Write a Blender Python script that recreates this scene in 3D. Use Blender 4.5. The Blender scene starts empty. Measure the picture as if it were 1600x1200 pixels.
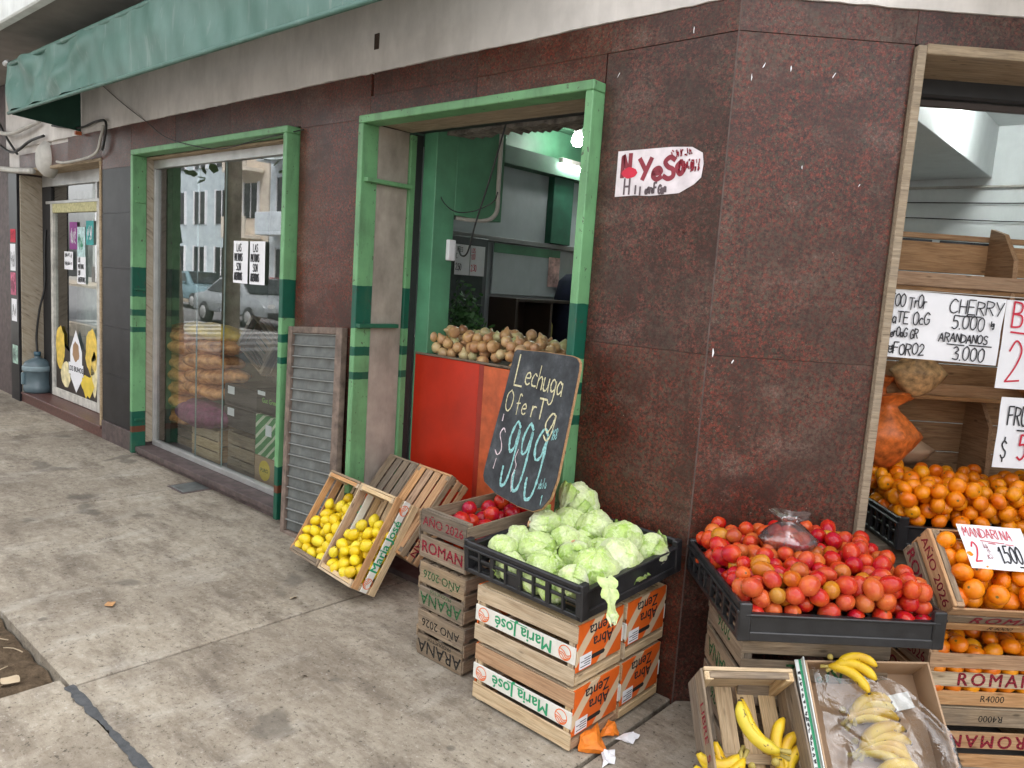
import bpy, bmesh, math, random
import numpy as np
from mathutils import Matrix, Vector, Euler
R = math.radians
SC = bpy.context.scene
COL = SC.collection
random.seed(7)
rng = np.random.default_rng(11)

# ------------------------------------------------------------------ camera
F, YAW, PITCH, ROLL = 1190.765, 0.7202, 0.1282, 0.0675
fw = Vector((-math.sin(YAW)*math.cos(PITCH), math.cos(YAW)*math.cos(PITCH), -math.sin(PITCH)))
rt = fw.cross(Vector((0, 0, 1))).normalized(); up = rt.cross(fw)
r2 = math.cos(ROLL)*rt + math.sin(ROLL)*up
u2 = -math.sin(ROLL)*rt + math.cos(ROLL)*up
cd = bpy.data.cameras.new('camera'); cam = bpy.data.objects.new('camera', cd); COL.objects.link(cam)
cam.matrix_world = Matrix(((r2.x, u2.x, -fw.x, 1.3487), (r2.y, u2.y, -fw.y, -2.6375), (r2.z, u2.z, -fw.z, 1.6), (0, 0, 0, 1)))
cd.sensor_width = 36; cd.lens = F/1600*36; cd.clip_start = 0.05; cd.clip_end = 400
SC.camera = cam

# ------------------------------------------------------------------ sky, sun, exposure
w = bpy.data.worlds.new('World'); SC.world = w; w.use_nodes = True
nt = w.node_tree; bg = nt.nodes['Background']
sky = nt.nodes.new('ShaderNodeTexSky'); sky.sky_type = 'NISHITA'; sky.sun_disc = False
SUN_EL, SUN_AZ = R(62), R(35)
sky.sun_elevation = SUN_EL; sky.sun_rotation = SUN_AZ
sky.air_density = 1.0; sky.dust_density = 4.0; sky.ozone_density = 1.0
hs = nt.nodes.new('ShaderNodeHueSaturation'); hs.inputs['Saturation'].default_value = 0.12
nt.links.new(sky.outputs[0], hs.inputs['Color']); nt.links.new(hs.outputs[0], bg.inputs[0])
bg.inputs[1].default_value = 0.15
sl = bpy.data.lights.new('sun', 'SUN'); sl.energy = 1.5; sl.angle = R(25); sl.color = (1, .97, .93)
so = bpy.data.objects.new('sun', sl); COL.objects.link(so)
# a veiled sun stands behind the shop; the pavement lies in the building's open shade
sd = Vector((math.sin(SUN_AZ)*math.cos(SUN_EL), math.cos(SUN_AZ)*math.cos(SUN_EL), math.sin(SUN_EL)))
so.rotation_euler = sd.to_track_quat('Z', 'Y').to_euler()
vs = SC.view_settings
SC.display_settings.display_device = 'sRGB'
vs.view_transform = 'Standard'; vs.look = 'None'; vs.gamma = 1; vs.use_curve_mapping = False
vs.exposure = 2.4
SC.cycles.max_bounces = 8; SC.cycles.diffuse_bounces = 5; SC.cycles.transparent_max_bounces = 16
SC.cycles.use_denoising = True

# ------------------------------------------------------------------ material helpers
def srgb(r, g, b):
    return tuple(((c/255)/12.92 if c/255 <= .04045 else ((c/255+.055)/1.055)**2.4) for c in (r, g, b)) + (1,)
class NB:
    def __init__(s, name):
        s.m = bpy.data.materials.new(name); s.m.use_nodes = True
        s.t = s.m.node_tree; s.b = s.t.nodes['Principled BSDF']; s.out = s.t.nodes['Material Output']
        s.tc = s.t.nodes.new('ShaderNodeTexCoord'); s.oi = s.t.nodes.new('ShaderNodeObjectInfo')
    def n(s, typ, **kw):
        x = s.t.nodes.new(typ)
        for k, v in kw.items(): setattr(x, k, v)
        return x
    def l(s, a, b): s.t.links.new(a, b)
    def set(s, node, key, v):
        if hasattr(v, 'is_linked') or hasattr(v, 'links'): s.l(v, node.inputs[key])
        else: node.inputs[key].default_value = v
    def vec(s, scale=(1, 1, 1), vary=True, kind='Object'):
        mp = s.n('ShaderNodeMapping'); mp.inputs['Scale'].default_value = scale
        s.l(s.tc.outputs[kind], mp.inputs['Vector'])
        if vary:
            mu = s.n('ShaderNodeMath', operation='MULTIPLY'); s.l(s.oi.outputs['Random'], mu.inputs[0]); mu.inputs[1].default_value = 57
            cx = s.n('ShaderNodeCombineXYZ')
            for i in range(3): s.l(mu.outputs[0], cx.inputs[i])
            s.l(cx.outputs[0], mp.inputs['Location'])
        return mp.outputs[0]
    def noise(s, vec, scale=5, detail=4, rough=.55, dist=0):
        x = s.n('ShaderNodeTexNoise'); s.l(vec, x.inputs['Vector'])
        x.inputs['Scale'].default_value = scale; x.inputs['Detail'].default_value = detail
        x.inputs['Roughness'].default_value = rough; x.inputs['Distortion'].default_value = dist
        return x.outputs['Fac']
    def ramp(s, fac, stops, interp='LINEAR'):
        x = s.n('ShaderNodeValToRGB'); s.l(fac, x.inputs[0]); e = x.color_ramp; e.interpolation = interp
        while len(e.elements) < len(stops): e.elements.new(1)
        for el, (p, c) in zip(e.elements, stops):
            el.position = p; el.color = (c, c, c, 1) if isinstance(c, (int, float)) else (tuple(c)+(1,))[:4]
        return x.outputs[0]
    def mix(s, fac, a, b, mode='MIX'):
        x = s.n('ShaderNodeMix', data_type='RGBA', blend_type=mode)
        s.set(x, 0, fac)
        for i, v in ((6, a), (7, b)):
            if isinstance(v, tuple): x.inputs[i].default_value = (tuple(v)+(1,))[:4]
            else: s.l(v, x.inputs[i])
        return x.outputs[2]
    def math(s, op, a, b=0.0):
        x = s.n('ShaderNodeMath', operation=op); s.set(x, 0, a); s.set(x, 1, b); return x.outputs[0]
    def hsv(s, col, h=.5, sat=1., v=1.):
        x = s.n('ShaderNodeHueSaturation'); s.l(col, x.inputs['Color'])
        for k, q in (('Hue', h), ('Saturation', sat), ('Value', v)): s.set(x, k, q)
        return x.outputs[0]
    def rnd(s, lo, hi):
        x = s.n('ShaderNodeMapRange'); s.l(s.oi.outputs['Random'], x.inputs[0]); x.inputs[3].default_value = lo; x.inputs[4].default_value = hi
        return x.outputs[0]
    def bump(s, fac, strength=.3, dist=.01):
        x = s.n('ShaderNodeBump'); s.l(fac, x.inputs['Height']); x.inputs['Strength'].default_value = strength; x.inputs['Distance'].default_value = dist
        s.l(x.outputs[0], s.b.inputs['Normal'])
    def fin(s, col=None, rough=None, spec=None, metal=None):
        if col is not None: s.set(s.b, 'Base Color', (tuple(col)+(1,))[:4] if isinstance(col, tuple) else col)
        if rough is not None: s.set(s.b, 'Roughness', rough)
        if spec is not None: s.b.inputs['Specular IOR Level'].default_value = spec
        if metal is not None: s.b.inputs['Metallic'].default_value = metal
        return s.m
MATS = {}
def plain(name, col, rough=.6, metal=0, var=.15, scale=8, bump=.0, spec=.5, dirt=0):
    if name in MATS: return MATS[name]
    k = NB(name); v = k.vec()
    f = k.noise(v, scale, 5, .6)
    c = k.ramp(f, [(.3, tuple(x*(1-var) for x in col[:3])), (.7, tuple(min(1, x*(1+var)) for x in col[:3]))])
    if dirt:
        d = k.ramp(k.noise(k.vec((1, 1, .35)), scale*.7, 6, .7), [(.45, 0), (.72, 1)])
        c = k.mix(k.math('MULTIPLY', d, dirt), c, (.05, .04, .03))
    if bump: k.bump(k.noise(v, scale*8, 4), bump, .004)
    MATS[name] = k.fin(c, rough, spec, metal); return MATS[name]
def wood(name, dark, mid, light, grey=.0, lo=.75, hi=1.2, rough=.8):
    k = NB(name)
    v = k.vec((2.2, 26, 26)); g = k.noise(v, 3.0, 6, .65, .6)
    c = k.ramp(g, [(.25, dark), (.5, mid), (.75, light)])
    fine = k.ramp(k.noise(k.vec((5, 160, 160)), 2.0, 3, .6), [(.35, .72), (.6, 1.0)])
    c = k.mix(1.0, c, fine, 'MULTIPLY')
    st = k.ramp(k.noise(k.vec((3, 7, 7)), 2.3, 5, .7), [(.42, 0), (.75, 1)])
    c = k.mix(k.math('MULTIPLY', st, grey), c, (.13, .115, .10))
    kn = k.n('ShaderNodeTexVoronoi'); k.l(k.vec((6, 18, 18)), kn.inputs['Vector']); kn.inputs['Scale'].default_value = 1.2
    c = k.mix(k.ramp(kn.outputs['Distance'], [(.06, .65), (.14, 0)]), c, tuple(x*.35 for x in dark))
    c = k.hsv(c, .5, k.rnd(.8, 1.1), k.rnd(lo, hi))
    k.bump(g, .35, .004)
    MATS[name] = k.fin(c, rough, .25); return MATS[name]
W_NEW = wood('pale_new_wood', (.42, .27, .14), (.62, .46, .28), (.74, .58, .38), .12, .85, 1.12)
W_OLD = wood('weathered_wood', (.15, .105, .07), (.30, .22, .145), (.42, .33, .23), .55, .7, 1.15)
W_GREY = wood('old_grey_brown_wood', (.11, .08, .055), (.21, .155, .105), (.31, .24, .17), .4, .75, 1.15)
W_ORG = wood('reddish_pine_wood', (.33, .17, .08), (.52, .30, .155), (.63, .41, .23), .15, .8, 1.15)
W_RACK = wood('varnished_shelf_wood', (.24, .12, .05), (.43, .235, .105), (.56, .33, .16), .12, .75, 1.15, .6)
W_TRIM = wood('raw_frame_wood', (.22, .16, .10), (.38, .29, .19), (.50, .40, .28), .35, .9, 1.1)

def granite():
    k = NB('maroon_granite'); v = k.vec((1, 1, 1))
    n1 = k.noise(v, 85, 6, .82); n2 = k.noise(v, 62, 5, .8); n3 = k.noise(v, 2.1, 4, .6); n4 = k.noise(v, 120, 4, .8); big = k.noise(v, 5, 5, .7)
    c = k.ramp(n1, [(.37, (.010, .006, .005)), (.45, (.038, .015, .011)), (.53, (.092, .025, .017)), (.61, (.195, .042, .029))])
    c = k.mix(k.ramp(n2, [(.51, 0), (.59, .85)]), c, (.048, .042, .028))
    c = k.mix(k.ramp(n4, [(.59, 0), (.67, .65)]), c, (.21, .15, .12))
    c = k.mix(k.ramp(big, [(.38, .7), (.54, 0)]), c, (.035, .016, .012))
    c = k.mix(k.math('MULTIPLY', k.ramp(n3, [(.45, 0), (.68, 1)]), k.ramp(n2, [(.40, 0), (.58, .5)])), c, (.115, .085, .065))
    # rubbed dusty patches lie in level streaks
    du = k.ramp(k.noise(k.vec((1.3, 1.3, 2.6)), 2.2, 8, .78), [(.52, 0), (.74, 1)])
    c = k.mix(k.math('MULTIPLY', du, k.ramp(n4, [(.40, .0), (.60, .6)])), c, (.25, .175, .145))
    vo = k.n('ShaderNodeTexVoronoi'); k.l(v, vo.inputs['Vector']); vo.inputs['Scale'].default_value = 13
    c = k.mix(k.ramp(vo.outputs['Distance'], [(.02, .45), (.035, 0)]), c, (.4, .35, .31))
    dr = k.noise(k.vec((9, 9, .7)), 2.2, 5, .7); c = k.mix(k.ramp(dr, [(.55, 0), (.70, .5)]), c, (.030, .013, .010))
    c = k.hsv(c, .5, k.rnd(.92, 1.1), k.rnd(.88, 1.12))
    k.bump(n1, .08, .002)
    return k.fin(c, k.ramp(n3, [(.3, .26), (.7, .48)]), .3)
M_GRAN = granite()
def concrete():
    k = NB('worn_concrete'); v = k.vec((1, 1, 1))
    a = k.noise(v, 1.1, 7, .68); b = k.noise(k.vec((1, 1.7, 1)), 13, 9, .8); f = k.noise(v, 46, 5, .78); g = k.noise(v, 170, 3, .7)
    c = k.ramp(b, [(.28, (.20, .165, .125)), (.45, (.30, .257, .20)), (.57, (.365, .32, .255)), (.75, (.45, .405, .335))])
    c = k.mix(k.ramp(a, [(.45, 0), (.66, .6)]), c, (.155, .125, .095))
    st = k.noise(k.vec((.8, 2.4, 1)), 2.6, 8, .75); c = k.mix(k.ramp(st, [(.48, 0), (.64, .7)]), c, (.125, .10, .078))
    lt = k.noise(k.vec((2.4, .9, 1)), 1.9, 8, .75); c = k.mix(k.ramp(lt, [(.52, 0), (.70, .55)]), c, (.47, .435, .375))
    c = k.mix(k.ramp(f, [(.34, .9), (.43, 0)]), c, (.06, .05, .038))
    c = k.mix(k.ramp(f, [(.58, 0), (.72, .5)]), c, (.62, .59, .54))
    sp = k.noise(v, 3.2, 3, .5); c = k.mix(k.ramp(sp, [(.64, 0), (.70, .6)]), c, (.10, .088, .075))
    gum = k.n('ShaderNodeTexVoronoi'); k.l(v, gum.inputs['Vector']); gum.inputs['Scale'].default_value = 3.4
    c = k.mix(k.ramp(gum.outputs['Distance'], [(.05, .55), (.075, 0)]), c, (.08, .07, .06))
    h = k.math('ADD', f, k.math('MULTIPLY', g, .6)); k.bump(h, .5, .006)
    return k.fin(c, .85, .25)
M_CONC = concrete()
def stripes():
    # two greens brushed on in bands up to set heights; chips show primer and wood
    k = NB('banded_green_paint')
    sx = k.n('ShaderNodeSeparateXYZ'); gm = k.n('ShaderNodeNewGeometry'); k.l(gm.outputs['Position'], sx.inputs[0])
    wob = k.noise(k.vec((6, 6, 6)), 3, 3); z = k.math('ADD', sx.outputs[2], k.math('MULTIPLY', k.math('SUBTRACT', wob, .5), .012))
    zz = k.math('DIVIDE', z, 2.6)
    L = (.145, .335, .155); D = (.006, .085, .052); B = (.12, .04, .02)
    st = [(0, D)]
    for a, b, c in ((.20, .245, B), (.245, .37, D), (.37, 1.02, L), (1.02, 1.065, D), (1.065, 1.15, L), (1.15, 1.20, D), (1.20, 1.305, L), (1.305, 1.535, D), (1.535, 2.6, L)):
        st.append((a/2.6, c))
    c = k.ramp(zz, st, 'CONSTANT')
    n = k.noise(k.vec(), 4, 6, .7); c = k.hsv(c, .5, 1, k.ramp(n, [(.3, .82), (.7, 1.12)]))
    ch = k.noise(k.vec((1, 1, .6)), 45, 4, .7)
    c = k.mix(k.ramp(ch, [(.645, 0), (.66, .9)]), c, (.06, .05, .04))
    c = k.mix(k.ramp(k.noise(k.vec((1, 1, .3)), 9, 5, .7), [(.50, 0), (.70, .45)]), c, (.06, .11, .06))
    k.bump(n, .2, .004)
    return k.fin(c, .45, .4)
M_GREEN = stripes()
M_GREENIN = plain('inner_green_paint', (.085, .26, .145), .5, var=.3, scale=3, dirt=.25)
M_GREENDK = plain('dark_green_paint', (.012, .10, .055), .5, var=.25)
M_PLAST = plain('dirty_white_plaster', (.66, .625, .59), .9, var=.12, scale=3, bump=.3, dirt=.3)
M_WHITE = plain('white_interior_paint', (.70, .74, .74), .7, var=.05, dirt=.08)
M_GREYW = plain('pale_grey_interior_paint', (.42, .46, .48), .7, var=.06, dirt=.1)
M_BEIGE = plain('stained_beige_stone', (.36, .315, .265), .6, var=.22, scale=6, dirt=.45, bump=.1)
def marble():
    k = NB('veined_beige_marble'); v = k.vec((1, 1, 1))
    r1 = k.n('ShaderNodeMapping'); r1.inputs['Rotation'].default_value = (R(35), 0, 0); k.l(v, r1.inputs[0])
    rot = k.n('ShaderNodeMapping'); rot.inputs['Scale'].default_value = (4, 4, 26); k.l(r1.outputs[0], rot.inputs[0])
    n = k.noise(rot.outputs[0], 1.6, 6, .65, .8)
    c = k.ramp(n, [(.3, (.13, .10, .07)), (.42, (.30, .25, .185)), (.62, (.38, .33, .26)), (.75, (.27, .20, .14))])
    return k.fin(c, .35)
M_MARB = marble()
M_BLACKG = plain('black_polished_stone', (.016, .016, .019), .35, var=.5, scale=6, spec=.25)
M_REDST = plain('red_stone_sill', (.115, .05, .042), .4, var=.5, scale=40, dirt=.35)
M_PLINTH = plain('dirty_dark_plinth', (.085, .06, .058), .6, var=.5, scale=14, dirt=.4, bump=.3)
M_ALU = plain('grey_aluminium', (.48, .48, .47), .4, .6)
M_DARKMET = plain('dark_metal', (.035, .035, .037), .5, .3)
M_BLACK = plain('black_recess', (.012, .011, .011), .8)
M_BLKPL = plain('black_plastic', (.017, .017, .019), .38, var=.45, scale=14, bump=.12)
M_RED = plain('red_painted_board', (.46, .022, .006), .35, var=.2, scale=3, dirt=.12)
M_REDO = plain('faded_orange_board', (.52, .10, .03), .5, var=.3, scale=12, dirt=.3)
M_PAPER = plain('white_paper', (.80, .80, .83), .7, var=.05)
M_CARD = plain('brown_cardboard', (.40, .265, .165), .8, var=.12, scale=5)
M_WCARD = plain('white_printed_card', (.72, .74, .72), .6, var=.06)
M_INK = plain('black_ink', (.02, .02, .025), .7)
M_INKR = plain('red_ink', (.55, .02, .05), .7)
def worn(name, col, cover=.5):
    k = NB(name); k.fin(col, .8, .2); t = k.n('ShaderNodeBsdfTransparent'); mx = k.n('ShaderNodeMixShader')
    k.l(k.ramp(k.noise(k.vec((30, 90, 90)), 2, 5, .7), [(cover-.08, 1), (cover+.10, .12)]), mx.inputs[0]); k.l(t.outputs[0], mx.inputs[1]); k.l(k.b.outputs[0], mx.inputs[2]); k.l(mx.outputs[0], k.out.inputs[0]); return k.m
M_INKM = worn('maroon_stencil_ink', (.25, .02, .035), .56)
M_INKG = plain('green_print', (.02, .30, .13), .6)
M_INKGD = worn('faded_green_stencil_ink', (.03, .13, .05), .52)
M_INKD = worn('faded_dark_stencil_ink', (.035, .032, .028), .54)
M_INKO = plain('orange_print', (.75, .14, .02), .6)
M_CHALKB = None
M_CABLE = plain('black_cable', (.015, .015, .015), .5)
M_PIPE = plain('dirty_white_pipe', (.5, .48, .44), .6, dirt=.3)
M_CHY = plain('yellowish_chalk', (.62, .57, .36), .95, var=.35, scale=120)
M_CHB = plain('light_blue_chalk', (.26, .52, .52), .95, var=.45, scale=120)
M_CHP = plain('pale_pink_chalk', (.75, .62, .66), .95, var=.2, scale=120)
def slate():
    k = NB('smudged_blackboard'); v = k.vec()
    n = k.noise(k.vec((2, 2, 1)), 5, 7, .7); c = k.ramp(n, [(.3, (.020, .022, .025)), (.55, (.052, .057, .064)), (.78, (.13, .14, .15))])
    return k.fin(c, .75, .3)
M_CHALKB = slate()
def printed(name, base, band, scale=7, rot=.6, thr=.55):
    k = NB(name); v = k.vec((1, 1, 1), False)
    mp = k.n('ShaderNodeMapping'); mp.inputs['Rotation'].default_value = (0, rot, 0); k.l(v, mp.inputs[0])
    wv = k.n('ShaderNodeTexWave'); wv.bands_direction = 'Z'; wv.inputs['Scale'].default_value = scale; wv.inputs['Distortion'].default_value = 2.5; wv.inputs['Detail'].default_value = 1; wv.inputs['Detail Scale'].default_value = .6
    k.l(mp.outputs[0], wv.inputs['Vector'])
    c = k.mix(k.ramp(wv.outputs['Fac'], [(thr, 0), (thr+.04, 1)]), base, band)
    c = k.hsv(c, .5, 1, k.ramp(k.noise(v, 9, 5), [(.3, .88), (.7, 1.08)]))
    return k.fin(c, .55)
M_ABRA = printed('orange_wave_print', (.74, .125, .010), (.66, .50, .33), 2.4, .75, .80)
M_GREENBOX = printed('green_wave_print', (.03, .22, .06), (.55, .60, .45), 5, .7, .7)
def glass(name, tint=(.80, .86, .84), refl=1.0, trans=.9):
    k = NB(name); t = k.n('ShaderNodeBsdfTransparent'); t.inputs[0].default_value = tuple(x*trans for x in tint)+(1,)
    g = k.n('ShaderNodeBsdfGlossy'); g.inputs['Roughness'].default_value = 0.0
    lw = k.n('ShaderNodeLayerWeight'); lw.inputs['Blend'].default_value = .5
    f = k.math('ADD', k.math('MULTIPLY', k.math('POWER', lw.outputs['Facing'], 4.0), .95), .15)   # both faces of a thin pane reflect
    f = k.math('MINIMUM', k.math('MULTIPLY', f, refl), 1.0)
    mx = k.n('ShaderNodeMixShader'); k.l(f, mx.inputs[0]); k.l(t.outputs[0], mx.inputs[1]); k.l(g.outputs[0], mx.inputs[2]); k.l(mx.outputs[0], k.out.inputs[0])
    return k.m
M_GLASS = glass('window_glass')
def film(name, tint=(.93, .94, .95), milky=.12, gloss=.2, scale=9):
    k = NB(name); v = k.vec((1, 1, 1))
    t = k.n('ShaderNodeBsdfTransparent'); t.inputs[0].default_value = tint+(1,)
    d = k.n('ShaderNodeBsdfTranslucent'); d.inputs[0].default_value = (.85, .86, .88, 1)
    df = k.n('ShaderNodeBsdfDiffuse'); df.inputs[0].default_value = (.85, .86, .88, 1)
    g = k.n('ShaderNodeBsdfGlossy'); g.inputs['Roughness'].default_value = .12
    n = k.noise(v, scale, 4, .6, 1.5); n2 = k.noise(v, scale*4, 3, .6, .8)
    bp = k.n('ShaderNodeBump'); k.l(k.math('ADD', n, k.math('MULTIPLY', n2, .3)), bp.inputs['Height']); bp.inputs['Strength'].default_value = .6; bp.inputs['Distance'].default_value = .012
    k.l(bp.outputs[0], g.inputs['Normal']); k.l(bp.outputs[0], df.inputs['Normal'])
    m0 = k.n('ShaderNodeMixShader'); m0.inputs[0].default_value = .5; k.l(df.outputs[0], m0.inputs[1]); k.l(d.outputs[0], m0.inputs[2])
    m1 = k.n('ShaderNodeMixShader'); k.l(k.ramp(n, [(.35, milky*.5), (.7, milky*2)]), m1.inputs[0]); k.l(t.outputs[0], m1.inputs[1]); k.l(m0.outputs[0], m1.inputs[2])
    lw = k.n('ShaderNodeLayerWeight'); lw.inputs['Blend'].default_value = .35; k.l(bp.outputs[0], lw.inputs['Normal'])
    m2 = k.n('ShaderNodeMixShader'); k.l(k.math('MINIMUM', k.math('ADD', k.math('MULTIPLY', lw.outputs['Fresnel'], 1.0), gloss*.5), 1.0), m2.inputs[0]); k.l(m1.outputs[0], m2.inputs[1]); k.l(g.outputs[0], m2.inputs[2])
    k.l(m2.outputs[0], k.out.inputs[0]); return k.m
M_FILM = film('clear_plastic_film', (.99, .99, .99), .025, .14, 11)
M_BAG = film('clear_bag_plastic', (.985, .985, .99), .10, .2, 7)
def fruit(name, stops, rough=.3, bump=0, bscale=90, loc=.25, extra=None, spec=.5, sss=.0):
    k = NB(name); base = k.ramp(k.oi.outputs['Random'], stops); v = k.vec()
    n = k.noise(v, 14, 4, .6); c = k.hsv(base, k.ramp(n, [(.3, .5-.02*loc*4), (.7, .5+.02*loc*4)]), 1, k.ramp(n, [(.3, 1-loc), (.7, 1+loc*.6)]))
    if extra: c = extra(k, c, v)
    if name in ('orange_peel', 'tomato_skin', 'deep_red_tomato_skin', 'lemon_peel'):      # the stem scar at one pole
        s2 = k.n('ShaderNodeSeparateXYZ'); k.l(k.tc.outputs['Object'], s2.inputs[0])
        rr = k.math('ADD', k.math('POWER', k.math('ABSOLUTE', s2.outputs[0]), 2.), k.math('POWER', k.math('ABSOLUTE', s2.outputs[1]), 2.))
        c = k.mix(k.math('MULTIPLY', k.ramp(k.math('MULTIPLY', rr, 20000.), [(.3, .9), (.55, 0)]), k.math('GREATER_THAN', s2.outputs[2], 0.)), c, (.10, .11, .03) if name != 'tomato_skin' else (.12, .06, .02))
    if name.endswith('tomato_skin'):
        sx = k.n('ShaderNodeSeparateXYZ'); k.l(k.tc.outputs['Object'], sx.inputs[0])
        e = k.ramp(k.math('MULTIPLY', sx.outputs[2], 28.), [(.25, 0), (.95, 1)]); c = k.mix(k.math('MULTIPLY', e, k.rnd(-.25, .55)), c, (.36, .10, .014))
        c = k.mix(k.ramp(k.noise(v, 120, 2), [(.70, 0), (.74, .4)]), c, (.6, .35, .2))
    if bump: k.bump(k.noise(v, bscale, 2), bump, .002)
    if sss:
        k.b.inputs['Subsurface Weight'].default_value = sss; k.b.inputs['Subsurface Radius'].default_value = (.02, .01, .005); k.b.inputs['Subsurface Scale'].default_value = .5
    return k.fin(c, rough, spec)
M_TOM = fruit('tomato_skin', [(0, (.42, .012, .006)), (.25, (.50, .026, .010)), (.5, (.53, .050, .017)), (.72, (.54, .075, .022)), (.9, (.52, .11, .024)), (1, (.42, .09, .024))], .2, spec=.35)
M_TOMY = fruit('unripe_tomato_skin', [(0, (.50, .12, .008)), (.5, (.52, .21, .015)), (1, (.34, .14, .025))], .2, spec=.35)
M_TOMR = fruit('deep_red_tomato_skin', [(0, (.36, .010, .007)), (.6, (.46, .018, .011)), (1, (.48, .035, .02))], .2, spec=.35)
M_LEM = fruit('lemon_peel', [(0, (.76, .52, .010)), (.7, (.80, .60, .016)), (1, (.76, .62, .04))], .38, .25, 110, .12)
M_ORA = fruit('orange_peel', [(0, (.74, .165, .002)), (.6, (.80, .235, .003)), (1, (.80, .30, .006))], .3, .3, 120, .15)
def onion_x(k, c, v):
    wv = k.n('ShaderNodeTexWave'); wv.wave_type = 'RINGS'; wv.rings_direction = 'Z'; wv.inputs['Scale'].default_value = 5; k.l(k.vec((1, 1, .1)), wv.inputs[0]); wv.inputs['Distortion'].default_value = 3
    return k.mix(k.math('MULTIPLY', wv.outputs['Fac'], .35), c, (.65, .42, .22))
M_ONI = fruit('onion_skin', [(0, (.40, .20, .085)), (.5, (.52, .30, .14)), (.8, (.58, .44, .24)), (1, (.46, .50, .22))], .3, 0, 90, .3, onion_x)
def ban_x(k, c, v):
    c = k.mix(k.ramp(k.noise(v, 60, 3), [(.66, 0), (.70, .9)]), c, (.07, .035, .01))
    sx = k.n('ShaderNodeSeparateXYZ'); k.l(k.tc.outputs['Generated'], sx.inputs[0])
    return c
M_BAN = fruit('banana_peel', [(0, (.60, .37, .012)), (.6, (.68, .46, .02)), (1, (.60, .46, .04))], .4, 0, 90, .15, ban_x)
M_BANT = plain('banana_tip', (.06, .035, .015), .7)
M_BANS = plain('banana_stem', (.36, .28, .07), .6)
def lett():
    k = NB('iceberg_lettuce_leaf'); v = k.vec((1, 1, 1))
    at = k.n('ShaderNodeAttribute'); at.attribute_name = 'tone'
    base = k.ramp(k.math('ADD', k.math('MULTIPLY', at.outputs['Fac'], .75), k.rnd(0, .25)), [(0, (.70, .76, .47)), (.4, (.58, .70, .31)), (.75, (.43, .60, .165)), (1, (.28, .46, .075))])
    sx = k.n('ShaderNodeSeparateXYZ'); k.l(k.tc.outputs['Object'], sx.inputs[0])
    ang_ = k.math('ARCTAN2', sx.outputs[1], sx.outputs[0]); n = k.noise(v, 2.2, 5, .65, .6); n2 = k.noise(v, 9, 5, .7)
    # veins fan out from the stem at the foot of the head
    w1 = k.math('SINE', k.math('ADD', k.math('MULTIPLY', ang_, 9.), k.math('ADD', k.math('MULTIPLY', n, 16.), k.math('MULTIPLY', sx.outputs[2], 2.))))
    w2 = k.math('SINE', k.math('ADD', k.math('MULTIPLY', sx.outputs[2], 22.), k.math('MULTIPLY', n, 22.)))
    v1 = k.ramp(w1, [(.80, 0), (1, 1)]); v2 = k.ramp(w2, [(.92, 0), (1, .25)])
    vein = k.math('MAXIMUM', v1, v2)
    c = k.hsv(base, .5, k.ramp(n, [(.3, 1.2), (.7, .85)]), k.ramp(n2, [(.3, .75), (.7, 1.12)]))
    c = k.mix(k.math('MULTIPLY', vein, .38), c, (.86, .90, .68))
    low = k.ramp(k.math('MULTIPLY', k.math('ADD', sx.outputs[2], 1.), .5), [(.05, .85), (.34, 0)]); c = k.mix(low, c, (.78, .80, .62))
    c = k.mix(k.ramp(k.noise(v, 5, 4, .7), [(.70, 0), (.78, .5)]), c, (.38, .24, .08))
    k.bump(k.math('ADD', n2, k.math('MULTIPLY', vein, .5)), .35, .05)
    k.b.inputs['Subsurface Weight'].default_value = .15; k.b.inputs['Subsurface Radius'].default_value = (.02, .03, .01); k.b.inputs['Subsurface Scale'].default_value = .3
    return k.fin(c, .40, .4)
M_LET = lett()
M_LETS = plain('lettuce_stem', (.50, .30, .16), .6, var=.3, scale=40)
M_LEAF = plain('dark_herb_leaf', (.035, .11, .025), .6, var=.5, scale=20)
def tarp():
    k = NB('weathered_green_tarpaulin'); v = k.vec()
    n = k.noise(k.vec((1.2, 1.2, .5)), 4, 7, .7); st = k.noise(k.vec((9, 9, .8)), 2.6, 4, .6)
    c = k.ramp(n, [(.3, (.04, .115, .088)), (.6, (.075, .165, .135)), (.8, (.15, .235, .205))])
    c = k.mix(k.ramp(st, [(.60, 0), (.64, .55)]), c, (.16, .22, .19))
    k.bump(n, .2, .01); return k.fin(c, .4, .5)
M_TARP = tarp()
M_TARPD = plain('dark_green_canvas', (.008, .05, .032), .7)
M_SHUT = plain('grey_louvre_metal', (.13, .14, .135), .6, .2, var=.3, scale=12, dirt=.45)
M_RUST = plain('peeling_brown_frame', (.17, .125, .10), .7, var=.5, scale=18, dirt=.4, bump=.3)
M_SOFF = plain('grey_brown_soffit', (.21, .19, .17), .9, var=.15, scale=3, dirt=.25)
M_JUG = glass('blue_grey_jug_plastic', (.30, .42, .46), .6, .75)
M_JUGP = plain('grey_blue_plastic', (.09, .13, .15), .3)
def soil():
    k = NB('dry_soil'); v = k.vec(); n = k.noise(v, 30, 6, .75); c = k.ramp(n, [(.3, (.05, .035, .022)), (.6, (.14, .10, .065)), (.8, (.22, .16, .10))]); k.bump(n, 1, .02); return k.fin(c, .95, .1)
M_SOIL = soil()
M_MORTAR = plain('dark_mortar_repair', (.065, .068, .072), .9, var=.3, scale=30, bump=.4)

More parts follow.
